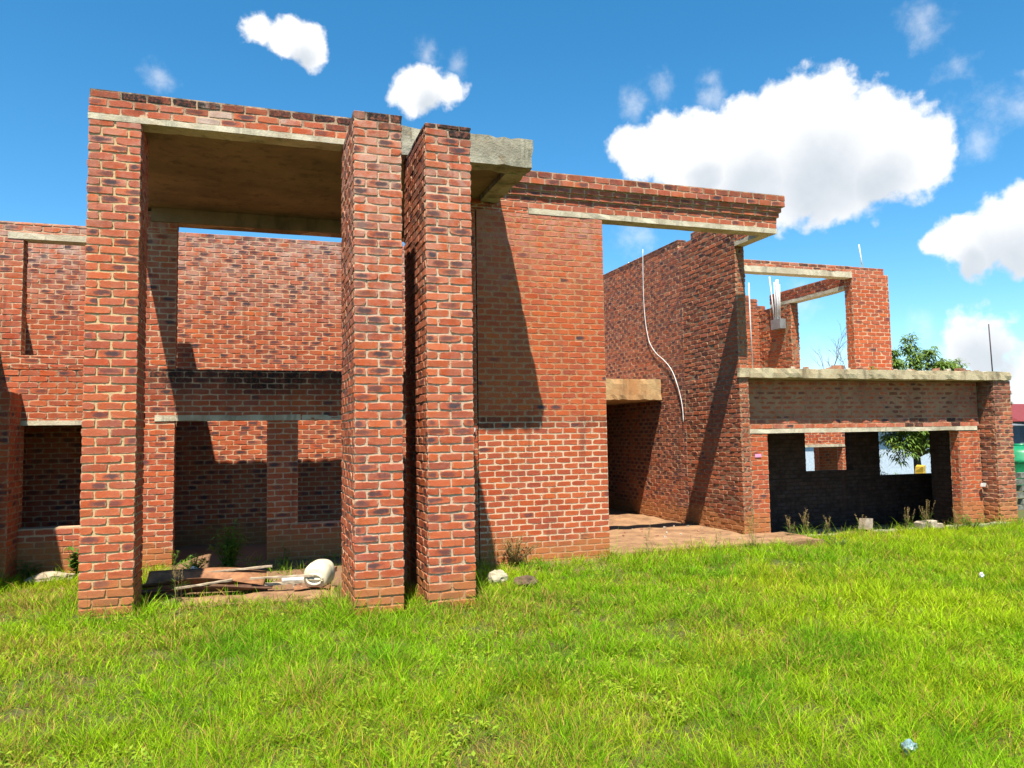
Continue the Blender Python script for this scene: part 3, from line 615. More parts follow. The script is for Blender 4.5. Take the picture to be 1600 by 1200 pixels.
def grass():
    P = []
    for (n_m2, y0, y1, bl) in ((470, 2.4, 5.2, 18), (320, 5.2, 8.0, 15), (190, 8.0, 11.6, 14)):
        xa, xb = -9, 17
        n = int(n_m2*(xb-xa)*(y1-y0)); x = rng.uniform(xa, xb, n); y = rng.uniform(y0, y1, n)
        keep = (x > -.50*y-2.6) & (x < 1.28*y+3.2) & ~in_boxes(x, y, BARE)
        hall = (x > -1.1) & (x < 2.4) & (y > 8.75); keep &= ~(hall & (rng.random(n) > .05))
        keep &= ~((x > 2.2) & (x < 4.7) & (y > 9.45) & (rng.random(n) > .5))
        keep &= ~((x > 4.6) & (y > 10.35))
        keep &= ~((x < -1) & (y > 11.5))
        dens = smooth_noise(x+20, y+20, .55, 5)*.6+smooth_noise(x+20, y+20, .22, 6)*.4
        keep &= rng.random(n) < np.clip((dens+.05)*4.5, .72, 1)
        x, y = x[keep], y[keep]; P.append((np.repeat(x, bl), np.repeat(y, bl), np.repeat(rng.random(len(x)), bl), np.repeat(np.arange(len(x)), bl)))
    x0 = np.concatenate([p[0] for p in P]); y0 = np.concatenate([p[1] for p in P]); tr = np.concatenate([p[2] for p in P])
    n = len(x0); ang = rng.uniform(0, 2*np.pi, n); rad = rng.random(n)**.7*.062
    x = x0+np.cos(ang)*rad; y = y0+np.sin(ang)*rad
    big = smooth_noise(x0+20, y0+20, 1.1, 3); med = smooth_noise(x0+20, y0+20, .38, 4); wild = smooth_noise(x0+20, y0+20, .7, 9)
    d = np.hypot(x, y)
    near = np.clip(1-np.minimum.reduce([np.maximum(np.maximum(a-x0, x0-c), np.maximum(b-y0, y0-e)) for a, b, c, e in BARE[:7]])/.22, 0, 1)
    clump = smooth_noise(x0+20, y0+20, .3, 31)**2
    h = (.05+.03*big+.03*med+.09*clump+.10*near+np.where((x > 4.5) & (y > 8.3), .035, 0))*(.5+.8*rng.random(n))*(1+.25*tr)
    tall = rng.random(n) < .035; h = np.where(tall, h*1.8, h)
    sm_ = (x > 2.2) & (y > 8.9); h = np.where(sm_, h*.8, h)
    w = np.clip(.0012+.00062*d, .0024, .0066)*(.6+.8*rng.random(n)); w = np.where(tall, w*.7, w)
    z = gz(x, y)-.01
    az = ang+rng.normal(0, .7, n); lean = np.abs(rng.normal(.35, .35, n)); bend = rng.uniform(.1, .9, n)
    flop = rng.random(n) < .16; lean = np.where(flop, lean+.8, lean)
    fa = rng.uniform(0, 2*np.pi, n); sx, sy = np.cos(fa)*w/2, np.sin(fa)*w/2
    V = np.zeros((n, 7, 3), np.float32)
    for k, (t, ww) in enumerate(((0, 1.), (.4, .9), (.75, .6))):
        th = lean+bend*t; hor = h*t*np.sin(th); ver = h*t*np.cos(np.minimum(th, 1.45))
        cx, cy, cz = x+np.cos(az)*hor, y+np.sin(az)*hor, z+ver
        V[:, 2*k] = np.stack([cx-sx*ww, cy-sy*ww, cz], -1); V[:, 2*k+1] = np.stack([cx+sx*ww, cy+sy*ww, cz], -1)
    th = lean+bend; V[:, 6] = np.stack([x+np.cos(az)*h*np.sin(th), y+np.sin(az)*h*np.sin(th), z+h*np.cos(np.minimum(th, 1.5))], -1)
    # colour of each blade
    g1 = np.array([.25, .47, .010]); g2 = np.array([.40, .55, .012]); g3 = np.array([.12, .33, .010]); dry = np.array([.46, .30, .08]); yel = np.array([.42, .46, .02])
    a = np.clip((smooth_noise(x0+20, y0+20, 1.6, 12)-.3)*1.8+rng.normal(0, .22, n), 0, 1)[:, None]
    C = g1*(1-a)+g2*a
    k_ = np.clip((med-.55)*2.2+rng.normal(0, .2, n), 0, .8)[:, None]; C = C*(1-k_)+g3*k_
    yy = (np.clip((wild-.55)*1.3, 0, .3) > rng.random(n))[:, None]; C = np.where(yy, yel*(.8+.4*rng.random((n, 1))), C)
    warm = np.clip((smooth_noise(x0+20, y0+20, .85, 33)-.5)*1.6, 0, .5)*np.clip(1.15-(x0+1)/9, .25, 1)
    dd = ((rng.random(n) < .11+.12*np.clip(1-big*2.2, 0, 1)+.6*warm))[:, None]; C = np.where(dd, dry*(.7+.5*rng.random((n, 1))), C)
    C = C*(.58+.65*rng.random((n, 1)))*(.76+.46*tr[:, None])
    CC = np.ones((n, 7, 4), np.float32); CC[:, :, :3] = C[:, None, :]
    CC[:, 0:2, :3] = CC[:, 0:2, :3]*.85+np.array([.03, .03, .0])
    me = bpy.data.meshes.new('grass')
    me.vertices.add(n*7); me.vertices.foreach_set('co', V.ravel())
    base = (np.arange(n)*7)[:, None]
    loops = (base+np.array([0,1,3,2, 2,3,5,4, 4,5,6])).ravel().astype(np.int32)
    me.loops.add(len(loops)); me.loops.foreach_set('vertex_index', loops)
    me.polygons.add(n*3)
    st = ((np.arange(n)*11)[:, None]+np.array([0, 4, 8])).ravel().astype(np.int32)
    me.polygons.foreach_set('loop_start', st)
    me.update(calc_edges=True)
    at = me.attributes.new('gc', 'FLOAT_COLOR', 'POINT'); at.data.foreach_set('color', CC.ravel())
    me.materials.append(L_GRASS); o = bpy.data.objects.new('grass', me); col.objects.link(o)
    tag(o, 'long bright green grass growing all over the yard', 'grass', kind='stuff')
    print('blades', n)
grass()
# low broad leaved weeds mixed into the grass
def low_weeds():
    mb = MB()
    for _ in range(5200):
        y = 2.6+8.2*random.random()**1.15; x = random.uniform(-.5*y-1.2, min(1.28*y+1.2, 13))
        a = np.array([x]); b_ = np.array([y])
        if in_boxes(a, b_, BARE)[0] or (x > -1.2 and x < 2.4 and y > 8.6) or (x > 2.3 and y > 9.4) : continue
        if smooth_noise(a+20, b_+20, .9, 21)[0] < .52: continue
        z = float(gz(x, y)); n = random.randint(5, 9); t0 = random.uniform(0, 6)
        hh = random.uniform(.02, .09)
        for k in range(n):
            t = t0+k*2.4; d = Vector((math.cos(t), math.sin(t), random.uniform(.1, .7)))
            p = Vector((x, y, z+hh*k/n)); L = random.uniform(.025, .055)
            mb.leaf(p, d, Vector((0, 0, 1)), L, L*.5, 0, random.uniform(0, .25))
    o = mb.build('ground_weeds', leaf_mat('ground_weed_leaf', (.20,.36,.02), (.38,.46,.03), .35)); tag(o, 'small broad leaved weeds scattered through the grass', 'weeds', kind='stuff')
low_weeds()

# ------------------------------------------------------------------ standing plants
def G(x, y): return float(gz(np.array([x]), np.array([y]))[0])
def seed_grass(x, y, h, n, label, spread=.12, group='tall seeding grasses along the house', z=None, name='seeding_grass'):
    z = G(x, y) if z is None else z
    root = empty(name, (x, y, z), label, 'grass clump', group)
    st = MB(); sh = MB(); lf = MB()
    for k in range(n):
        a = random.uniform(0, 6.28); r = random.uniform(0, spread*.5); hh = h*random.uniform(.55, 1)
        p0 = Vector((x+math.cos(a)*r, y+math.sin(a)*r, z-.02)); ln = random.uniform(.02, .28)*hh; a2 = random.uniform(0, 6.28)
        q = [p0+Vector((math.cos(a2)*ln*t*t, math.sin(a2)*ln*t*t, hh*t)) for t in (0, .25, .5, .75, 1)]
        st.tube(q, .0022, 0, 4, .0009)
        for _ in range(26):
            t = random.uniform(.6, 1.0); i = min(3, int(t*4)); f = t*4-i; pp = q[i].lerp(q[i+1], f)
            b = random.uniform(0, 6.28); sh.leaf(pp, Vector((math.cos(b), math.sin(b), .9)), Vector((0, 0, 1)), random.uniform(.015, .04), .006, 0, .1)
        for _ in range(4):
            t = random.uniform(.05, .6); i = min(3, int(t*4)); pp = q[i].lerp(q[i+1], t*4-i); b = random.uniform(0, 6.28)
            lf.leaf(pp, Vector((math.cos(b), math.sin(b), 1.1)), Vector((0, 0, 1)), random.uniform(.10, .2), .008, 0, .25)
    st.build('stem', L_SEED, root); sh.build('seed_head', L_SEED, root); lf.build('leaf', L_WEED, root)
for x, y, h, n, lab in [
    (2.80, 9.30, .75, 7, 'dry seeding grass in the dark corner right of the portal fins'),
    (6.15, 9.45, .34, 4, 'thin yellow grass clump at the middle of the porch edge'),
    (6.72, 9.42, .72, 8, 'tall pale green grass clump at the porch edge before the rough wall'),
    (5.05, 9.42, .5, 3, 'lone thin grass stalks left of the porch edge by the main wall'),
    (7.95, 10.18, .42, 9, 'brown seeding grass at the foot of the left garage pier'),
    (8.35, 10.32, .5, 12, 'brown seeding grass just inside the left of the garage opening'),
    (8.75, 10.30, .42, 8, 'second seeding grass clump from the left in the garage opening'),
    (9.35, 10.25, .42, 6, 'lone seeding grass left of the middle of the garage opening'),
    (10.25, 10.15, .45, 9, 'seeding grass right of the small block in the garage opening'),
    (10.65, 10.15, .58, 12, 'tallest bushy seeding grass at the right of the garage opening'),
    (11.2, 10.05, .45, 8, 'seeding grass beside the concrete lump at the garage threshold'),
    (1.48, 8.0, .6, 3, 'pale thin grass stalks in the dark gap between the two brick fins'),
    (-.75, 8.75, .45, 5, 'dry thin stalks beside the left portal pillar'),
    ]:
    seed_grass(x, y, h, n, lab)
def leafy(name, x, y, h, n, L, mat, label, cat='plant', group=None, spread=.3, z=None, wid=.3, up_=.35):
    z = G(x, y) if z is None else z
    root = empty(name, (x, y, z), label, cat, group); st = MB(); lf = MB()
    for k in range(n):
        a = random.uniform(0, 6.28); hh = h*random.uniform(.45, 1); r = spread*random.uniform(.1, 1)*(1-.4*hh/h)
        q = [Vector((x+math.cos(a)*r*t, y+math.sin(a)*r*t, z-.02+hh*t**.85)) for t in (0, .33, .66, 1)]
        st.tube(q, .006, 0, 5, .002)
        for j in range(int(16*hh/h)+4):
            t = random.uniform(.12, 1); i = min(2, int(t*3)); pp = q[i].lerp(q[i+1], t*3-i); b = j*2.4+random.uniform(-.4, .4)
            lf.leaf(pp, Vector((math.cos(b), math.sin(b), up_+random.uniform(-.3, .4))), Vector((0, 0, 1)), L*random.uniform(.6, 1.2), L*wid, 0, random.uniform(.1, .4))
    st.build('stem', mat, root); lf.build('foliage', mat, root); return root
leafy('leafy_weed', -.30, 10.75, .70, 34, .14, L_WEED, 'dark green bushy weed growing on the soil inside the portal', spread=.30)
leafy('leafy_weed', .42, 10.95, .42, 3, .07, L_DARKWEED, 'thin sparse weed in front of the middle pier inside the portal', spread=.08)
leafy('leafy_weed', -.72, 10.9, .24, 26, .07, L_WEED, 'low yellow green weeds left of the dark bushy weed', spread=.3)
leafy('leafy_weed', -1.0, 11.05, .3, 5, .05, L_WEED, 'small sprig at the foot of the left inner pier', spread=.15)
leafy('leafy_weed', -2.05, 11.0, .42, 14, .12, L_WEED, 'bright green broad leaved weed below the left window', spread=.3, wid=.5)
leafy('leafy_weed', -2.65, 11.1, .30, 10, .10, L_DARKWEED, 'shaded weed at the far left under the window sill', spread=.35)
leafy('leafy_weed', .98, 7.95, .22, 5, .05, L_WEED, 'small weed against the side of the nearest brick fin', spread=.12)
leafy('leafy_weed', 3.2, 9.6, .46, 34, .06, leaf_mat('dry_weed_leaf', (.17,.12,.05), (.28,.20,.07), .2), 'brown dried weed against the foot of the main wall', spread=.5, wid=.3)
leafy('leafy_weed', 11.75, 10.25, .38, 16, .08, L_WEED, 'bright green weed clump at the foot of the right garage pier', spread=.45)
leafy('leafy_weed', 8.0, 9.2, .2, 12, .06, L_DARKWEED, 'darker green clump in the grass before the garage', spread=.4)
# weeds rooted in cracks of the fin and on the roof slab
leafy('crack_weed', 13.36, 10.7, .12, 4, .06, L_DARKWEED, 'tiny plant sprouting from the top right side of the end fin', z=2.28, spread=.06)
leafy('crack_weed', 13.36, 10.7, .1, 3, .05, L_DARKWEED, 'tiny lower plant sprouting from the right side of the end fin', z=2.08, spread=.06)
leafy('roof_weed', 11.25, 11.8, .2, 8, .09, L_WEED, 'small weed on the garage roof left of the upper pillar', z=2.68, spread=.2)

# ------------------------------------------------------------------ trees
def tree(name, x, y, lumps, label, trunk, leafL=.2, nper=240, mat=L_TREE, z=None, group=None):
    z = G(x, y) if z is None else z
    root = empty(name, (x, y, z), label, 'tree', group)
    tb = MB(); lf = MB()
    fork = Vector((x, y, z+trunk))
    tb.tube([Vector((x, y, z-.1)), Vector((x+.04, y, z+trunk*.5)), fork], .13, 0, 9, .09)
    for (lx, ly, lz, rx, rz) in lumps:
        c = Vector((x+lx, y+ly, lz))
        mid = fork.lerp(c, .5)+Vector((0, 0, .15)); tb.tube([fork, mid, c], .06, 0, 6, .02)
        n = int(nper*rx*rz*4)+40; ncl = max(6, n//9)
        for q in range(ncl):
            # leaf whorls sit near the surface of each limb's crown
            d = Vector((random.gauss(0, 1), random.gauss(0, 1), random.gauss(0, 1))).normalized()*random.uniform(.45, 1.08)
            p = c+Vector((d.x*rx, d.y*rx, d.z*rz))
            if random.random() < .35: tb.tube([c.lerp(p, .25), p], .012, 0, 4, .005)
            k0 = random.uniform(0, 6)
            for k in range(random.randint(8, 12)):
                a = k0+k*2.4; e = random.uniform(-.5, .6)
                lf.leaf(p+Vector((0, 0, random.uniform(-.05, .05))), Vector((math.cos(a), math.sin(a), e)), Vector((0, 0, 1)), leafL*random.uniform(.6, 1.15), leafL*.24, 0, random.uniform(.15, .55))
    tb.build('trunk', L_BARK, root); lf.build('crown', mat, root); return root
tree('mango_tree', 17.6, 17.0, [(-.75,0,3.35,.35,.42),(-.62,0,3.75,.16,.2),(.12,.2,4.1,.22,.32),(.12,0,3.55,.26,.35),(.75,.1,3.78,.26,.26),(.95,0,3.45,.34,.3),(1.35,.1,3.35,.3,.3),(-.2,0,3.3,.4,.35),(.3,-.3,2.7,.9,.5),(-1.2,-.2,2.3,.8,.6),(-.6,-.4,1.6,.8,.55),(.9,-.3,1.7,.9,.6),(-1.1,-.6,1.2,.4,.4),(1.0,-.4,1.1,.7,.5),(.2,-.6,1.75,.8,.4),(-.9,-.5,1.9,.6,.4)],
     'green leafy tree behind the garage roof, also seen through its rear window', 1.1, .21, 800)
tree('mango_tree', 19.7, 17.2, [(-.3,0,3.45,.2,.28),(-.2,0,3.05,.42,.4),(0,0,2.3,.7,.6)], 'smaller pointed tree to the right behind the garage roof', 1.4, .2, 700)
leafy('young_tree', 20.75, 17.4, 4.15, 9, .2, L_TREE, 'thin wispy sapling at the right end behind the garage roof', 'tree', spread=.8, wid=.25)
def bare_tree():
    x, y = 17.9, 20.4; root = empty('bare_tree', (x, y, G(x, y)), 'leafless spindly sapling seen through the upper room opening', 'tree')
    tb = MB()
    def br(p, d, L, r, dep):
        q = p+d*L; m_ = p.lerp(q, .5)+Vector((random.uniform(-.04, .04), 0, random.uniform(-.03, .03)))
        tb.tube([p, m_, q], r, 0, 5, r*.6)
        if dep:
            for k in range(3 if dep > 1 else 2):
                d2 = (d+Vector((random.uniform(-.7, .7), random.uniform(-.5, .5), random.uniform(-.1, .4)))).normalized(); br(m_ if k == 0 else q, d2, L*random.uniform(.5, .75), r*.6, dep-1)
    br(Vector((x, y, G(x, y)-.1)), Vector((.02, 0, 1)), 2.95, .03, 0)
    br(Vector((x+.06, y, 2.6)), Vector((-.1, 0, 1)).normalized(), 1.1, .02, 4); br(Vector((x+.06, y, 2.6)), Vector((.45, 0, 1)).normalized(), 1.05, .017, 4)
    br(Vector((x+.06, y, 2.7)), Vector((-.5, 0, 1)).normalized(), .7, .012, 3)
    tb.build('trunk', L_BARK, root)
bare_tree()

# ------------------------------------------------------------------ loose things
def blob(name, loc, size, mat, label, cat, group=None, rot=0., sharp=.25, sub=2, seed=0):
    import bmesh
    bm = bmesh.new(); r = random.Random(seed)
    bmesh.ops.create_icosphere(bm, subdivisions=sub, radius=1)
    for v in bm.verts:
        n = 1+sharp*(math.sin(v.co.x*3+seed)*math.sin(v.co.y*4+seed*2)*math.cos(v.co.z*3.3))+r.uniform(-.5, .5)*sharp*.5
        q = v.co*n; v.co = Vector((q.x*size[0], q.y*size[1], q.z*size[2]))
    bmesh.ops.rotate(bm, verts=bm.verts, cent=(0, 0, 0), matrix=Matrix.Rotation(rot, 3, 'Z'))
    me = bpy.data.meshes.new(name); bm.to_mesh(me); bm.free(); me.materials.append(mat)
    o = bpy.data.objects.new(name, me); col.objects.link(o); o.location = loc; return tag(o, label, cat, group)
blob('stone', (2.60, 8.42, .06), (.12, .10, .085), P_STONE, 'pale rounded stone in the grass right of the brick fins', 'stone', sub=3, seed=3)
blob('earth_clod', (2.87, 8.25, .02), (.14, .11, .08), P_CLOD, 'dark clod of earth in the grass beside the pale stone', 'earth clod', sub=3, seed=5)
blob('concrete_lump', (-2.32, 10.7, .03), (.24, .10, .07), P_WOOD, 'long grey stone lying in the shade below the left window', 'stone', rot=.3, sub=3, seed=8)
blob('plastic_bag', (3.17, 3.2, .045), (.035, .026, .03), P_BAG, 'crumpled pale blue plastic scrap in the near grass', 'litter', sub=3, seed=9, sharp=.6)
blob('litter_scrap', (-.72, 10.7, .03), (.045, .03, .03), P_WHITE, 'white scrap of litter beside the low weeds inside the portal', 'litter', seed=2, sharp=.5)
blob('litter_scrap', (7.2, 6.2, .13), (.02, .02, .03), P_WHITE, 'tiny white scrap caught in the grass on the right', 'litter', seed=12, sharp=.5)
def brick_piece(name, loc, size, rot, mat, label, cat, group=None, j=.012):
    mb = MB(); a = Vector(size)*-.5; b = Vector(size)*.5; mb.rough_box(a, b, 0, min(size)*.8, j, .5)
    o = mb.build(name, mat); o.location = loc; o.rotation_euler = (random.uniform(-.1, .1), random.uniform(-.15, .15), rot); return tag(o, label, cat, group)
brick_piece('concrete_block', (9.75, 10.55, .09), (.20, .14, .20), .2, P_CREAMRUB, 'small upright block standing in the middle of the garage threshold', 'block')
brick_piece('concrete_lump', (10.72, 10.25, .06), (.36, .18, .11), .1, P_CREAMRUB, 'cream concrete lump at the right of the garage threshold', 'concrete lump')
brick_piece('concrete_lump', (11.02, 10.25, .03), (.14, .10, .07), .5, P_CREAMRUB, 'small flat piece just right of the cream concrete lump', 'concrete lump')
brick_piece('white_brick', (12.78, 10.86, .62), (.07, .07, .07), .1, P_WHITE, 'small white cube wedged beside the right garage pier', 'block')
brick_piece('mortar_lump', (2.70, 9.75, 1.74), (.07, .06, .06), .4, P_WHITE, 'white mortar lump stuck on the main wall beside the fin', 'mortar lump')
RB = [(8.6, 10.80, .05), (9.0, 10.95, .07), (9.45, 10.9, .06), (9.85, 10.9, .05), (10.15, 10.85, .06), (10.5, 10.8, .05), (11.15, 10.85, .05), (11.35, 11.0, .06),
      (11.75, 10.8, .05), (12.05, 10.85, .06), (12.3, 10.8, .08), (12.6, 10.9, .05), (10.9, 10.9, .05), (11.95, 11.0, .09), (9.9, 11.2, .13), (12.75, 10.85, .05)]
for i, (x, y, s) in enumerate(RB):
    where = 'left of the upper pillar' if x < 11.3 else 'right of the upper pillar'
    cm = P_RUBBLE if i % 3 else P_CREAMRUB
    brick_piece('rubble_piece', (x, y, 2.70+s*.42), (s*random.uniform(1.3, 2.2), s*1.4, s), random.uniform(0, 3), cm,
                ('broken red brick bit on the garage roof edge ' if i % 3 else 'pale mortar bit on the garage roof edge ')+where, 'rubble', 'rubble bits along the garage roof edge', j=.014)
# rubble inside the hall and on the porch floor
for i in range(26):
    x = random.uniform(-.1, .85); y = random.uniform(9.1, 10.0); s = random.uniform(.015, .035)
    brick_piece('rubble_crumb', (x, y, G(x, y)+s*.3), (s*1.5, s, s), random.uniform(0, 3), P_CREAMRUB if i % 2 else P_RUBBLE, 'small crumb of rubble on the bare soil inside the portal', 'rubble', 'rubble crumbs on the soil inside the portal', j=.004)
for i in range(22):
    x = random.uniform(5.2, 7.3); y = random.uniform(10.0, 12.4); s = random.uniform(.012, .035)
    brick_piece('rubble_crumb', (x, y, .045+s*.3), (s*1.6, s, s), random.uniform(0, 3), P_CREAMRUB if i % 2 else P_RUBBLE, 'small crumb of rubble on the porch floor', 'rubble', 'rubble crumbs on the porch floor', j=.004)
for i, (x, y, r, w) in enumerate([(-.45, 9.95, .4, 'left of the bushy weed'), (.15, 9.75, 1.9, 'behind the rusty sheet'), (.45, 9.55, 2.6, 'behind the pale board'), (-.8, 10.3, .9, 'beside the left inner pier'), (.95, 10.2, 1.2, 'farthest right')]):
    brick_piece('broken_brick', (x, y, G(x, y)+.03), (random.uniform(.09, .2), .10, .07), r, P_RUBBLE, 'broken brick on the portal soil, '+w, 'brick', 'broken bricks inside the portal')
for i in (1, 3, 4):
    x, y = [(-.9, 9.35), (-.5, 9.0), (.0, 9.3), (.3, 8.98), (-.2, 9.62)][i]
    mb = MB(); mb.rough_box((-.25-.04*i, -.02, 0), (.25+.04*i, .02, .018), 0, .06, .003, .3); o = mb.build('splintered_stick', P_WOOD); o.location = (x, y, .10+.012*i); o.rotation_euler = (.05, random.uniform(-.06, .06), random.uniform(-.5, .5))
    tag(o, ['thin weathered stick nearest the left pillar', 'thin weathered stick lying in front over the dark rusty sheet', 'thin weathered stick across the middle of the curled rusty sheet', 'thin weathered stick beside the pale board', 'rearmost thin weathered stick behind the curled rusty sheet'][i], 'stick', 'weathered sticks on the rusty sheets')
# concrete strip between the portal pillars
mb = MB(); mb.rough_box((-.72, 8.42, -.2), (.86, 8.95, .005), 0, .12, .012, .8); o = mb.build('threshold_slab', C_FLOOR); tag(o, 'worn concrete strip half hidden in grass between the portal pillars', 'concrete strip')
# rusty sheets
def sheet(name, p0, p1, wdt, curl, mat, label, th=.004, waves=0, z=0., tilt=0.):
    p0, p1 = Vector(p0), Vector(p1); d = (p1-p0); L = d.length; d.normalize(); s = Vector((-d.y, d.x, 0)); nu, nv = 26, 12; mb = MB(); vs = []; fs = []
    for side in (0, 1):
        for i in range(nu+1):
            for j in range(nv+1):
                u, v = i/nu, j/nv-.5
                zz = curl*(v*2)**2*(.6+.6*math.sin(u*3+.5))+.012*math.sin(u*7+v*5)+(waves and .010*math.sin(j*math.pi))+tilt*v
                q = p0+d*(u*L)+s*(v*wdt*(1-.12*math.sin(u*5)))+Vector((0, 0, zz+(th if side else 0))); vs.append(tuple(q))
    W = nv+1; K = (nu+1)*W
    for i in range(nu):
        for j in range(nv):
            a = i*W+j; fs.append((a, a+W, a+W+1, a+1)); fs.append((K+a, K+a+1, K+a+W+1, K+a+W))
    for i in range(nu):
        a = i*W; fs.append((a, K+a, K+a+W, a+W)); a = i*W+nv; fs.append((a, a+W, K+a+W, K+a))
    for j in range(nv):
        a = j; fs.append((a, a+1, K+a+1, K+a)); a = nu*W+j; fs.append((a, K+a, K+a+1, a+1))
    mb.add(vs, fs, 0, smooth=True); o = mb.build(name, mat); return tag(o, label, name.replace('_', ' '))
sheet('rusty_sheet', (-1.15, 9.55, .05), (.12, 9.40, .04), .42, .10, P_RUSTY, 'long curled rusty metal sheet lying behind the left portal pillar', tilt=.06)
sheet('rusty_sheet', (-1.2, 9.15, .03), (.2, 9.05, .02), .25, .04, plain_mat('dark_rust', (.17,.08,.045), .85, .1, .3, .5, 9), 'darker flat rusty sheet in front of the curled one', tilt=-.03)
sheet('rusty_plate', (.42, 8.88, .02), (.80, 8.82, .03), .14, .01, P_RUSTY, 'small rusty plate under the white container')
mb = MB(); mb.rough_box((0, -.035, 0), (.62, .035, .025), 0, .05, .004, .3); o = mb.build('white_board', P_WOOD); o.location = (.12, 9.12, .04); o.rotation_euler = (0, -.02, -.12); tag(o, 'pale peeling board on the ground leading to the white container', 'board')
mb = MB(); mb.tube([(0, 0, 0), (.3, -.02, .0), (.55, -.08, .01)], .03, 0, 10); o = mb.build('white_pipe', P_PIPE); o.location = (.30, 9.10, .09); tag(o, 'short white pipe lying against the white container', 'pipe')
# yellowed plastic container lying on its side
def container():
    root = empty('plastic_container', (.66, 8.98, .17), 'yellowed white plastic container lying on its side against the nearest fin', 'container')
    mb = MB(); prof = [(-.17, .02), (-.168, .10), (-.16, .135), (-.13, .158), (-.05, .165), (.0, .168), (.03, .16), (.05, .165), (.12, .165), (.16, .145), (.175, .10), (.178, .02)]
    ax = Vector((.36, .90, .05)).normalized(); s1 = ax.cross(Vector((0, 0, 1))).normalized(); s2 = s1.cross(ax); C0 = Vector((.70, 9.0, .145)); vs = []; fs = []; seg = 28
    for a, r in prof:
        for k in range(seg):
            t = 2*math.pi*k/seg; ct, st_ = math.cos(t), math.sin(t); q = (abs(ct)**2.6+abs(st_)**2.6)**(-1/2.6)*.86
            vs.append(tuple(C0+ax*a+s1*ct*r*q+s2*st_*r*q))
    for i in range(len(prof)-1):
        for k in range(seg): fs.append((i*seg+k, i*seg+(k+1) % seg, (i+1)*seg+(k+1) % seg, (i+1)*seg+k))
    fs.append(tuple(range(seg-1, -1, -1))); fs.append(tuple(range((len(prof)-1)*seg, len(prof)*seg)))
    mb.add(vs, fs, 0, smooth=True); mb.build('body', P_CAN, root)
    hb = MB(); F = C0-ax*.17; pts = []
    for k in range(25):
        t = 2*math.pi*k/24; pts.append(F+s1*math.cos(t)*.085+s2*(math.sin(t)*.055-.02)-ax*.010)
    hb.tube(pts, .015, 0, 8); hb.build('moulded_rim', P_CAN, root)
    hb = MB(); hb.tube([F-s1*.075-s2*.02-ax*.004, F-s1*.04-s2*.018-ax*.012, F+s1*.04-s2*.018-ax*.012, F+s1*.075-s2*.02-ax*.004], .013, 0, 8); hb.build('handle', P_CAN, root)
container()
# white conduit hanging on the passage wall
mb = MB(); CX = 7.405
pts = [(CX, 13.70, 5.37), (CX, 13.72, 4.9), (CX, 13.72, 4.33), (CX, 13.68, 3.93), (CX, 13.60, 3.62), (CX, 13.50, 3.42), (CX, 13.28, 3.22), (CX, 13.0, 3.06), (CX, 12.75, 2.88), (CX, 12.58, 2.66), (CX, 12.43, 2.35), (CX, 12.36, 2.1), (CX-.01, 12.33, 1.85)]
cr = []
for i in range(len(pts)-1):
    p = [Vector(pts[max(0, min(len(pts)-1, i+k))]) for k in (-1, 0, 1, 2)]
    for t in (0, .33, .66): cr.append(.5*((2*p[1])+(p[2]-p[0])*t+(2*p[0]-5*p[1]+4*p[2]-p[3])*t*t+(-p[0]+3*p[1]-3*p[2]+p[3])*t**3))
cr.append(Vector(pts[-1])); mb.tube(cr, .0075, 0, 8); o = mb.build('hanging_conduit', P_PIPE); tag(o, 'thin white flexible conduit hanging down the passage side wall', 'conduit')
for y, h in ((14.1, .05), (14.35, .04), (14.55, .06)):
    mb = MB(); mb.tube([(7.52, y, 5.2), (7.52, y, 5.24+h)], .012, 0, 6); o = mb.build('conduit_stub', P_PIPE); tag(o, 'short white conduit stub on top of the passage side wall', 'conduit', 'conduit stubs on the passage wall')
def rod(name, pts, r, mat, label, cat, group=None):
    mb = MB(); mb.tube(pts, r, 0, 8); o = mb.build(name, mat); return tag(o, label, cat, group)
rod('white_conduit', [(8.302, 11.5, 4.30), (8.305, 11.5, 3.6), (8.32, 11.5, 2.69)], .011, P_PIPE, 'thin white conduit standing upright on the garage roof near the passage wall', 'conduit')
rod('white_conduit', [(11.711, 12.5, 5.456), (11.785, 12.5, 4.90)], .013, P_PIPE, 'short thin white conduit poking up from the upper pillar', 'conduit')
rod('steel_rod', [(13.245, 10.95, 3.64), (13.26, 10.95, 3.2), (13.275, 10.95, 2.68)], .011, P_STEEL, 'dark steel rod standing on the right end of the garage roof', 'steel rod')
pb = empty('electrical_box', (11.34, 14.6, 4.1), 'grey metal box with white pipes on the broken upper room wall', 'electrical box')
mb = MB(); mb.box((11.23, 14.46, 3.99), (11.385, 14.79, 4.21)); mb.build('box', P_BOX, pb)
for i, (y, a, b, r) in enumerate(((14.60, 5.12, 0, .038), (14.67, 5.08, .01, .03), (14.54, 5.0, -.02, .015))):
    mb = MB(); mb.tube([(11.30, y, 4.2), (11.30, y+b, a)], r, 0, 10); mb.build('pipe', P_PIPE, pb)
mb = MB(); mb.tube([(11.30, 14.74, 4.2), (11.30, 14.80, 4.7), (11.29, 14.85, 5.24)], .016, 0, 8); mb.build('pipe', P_PIPE, pb)

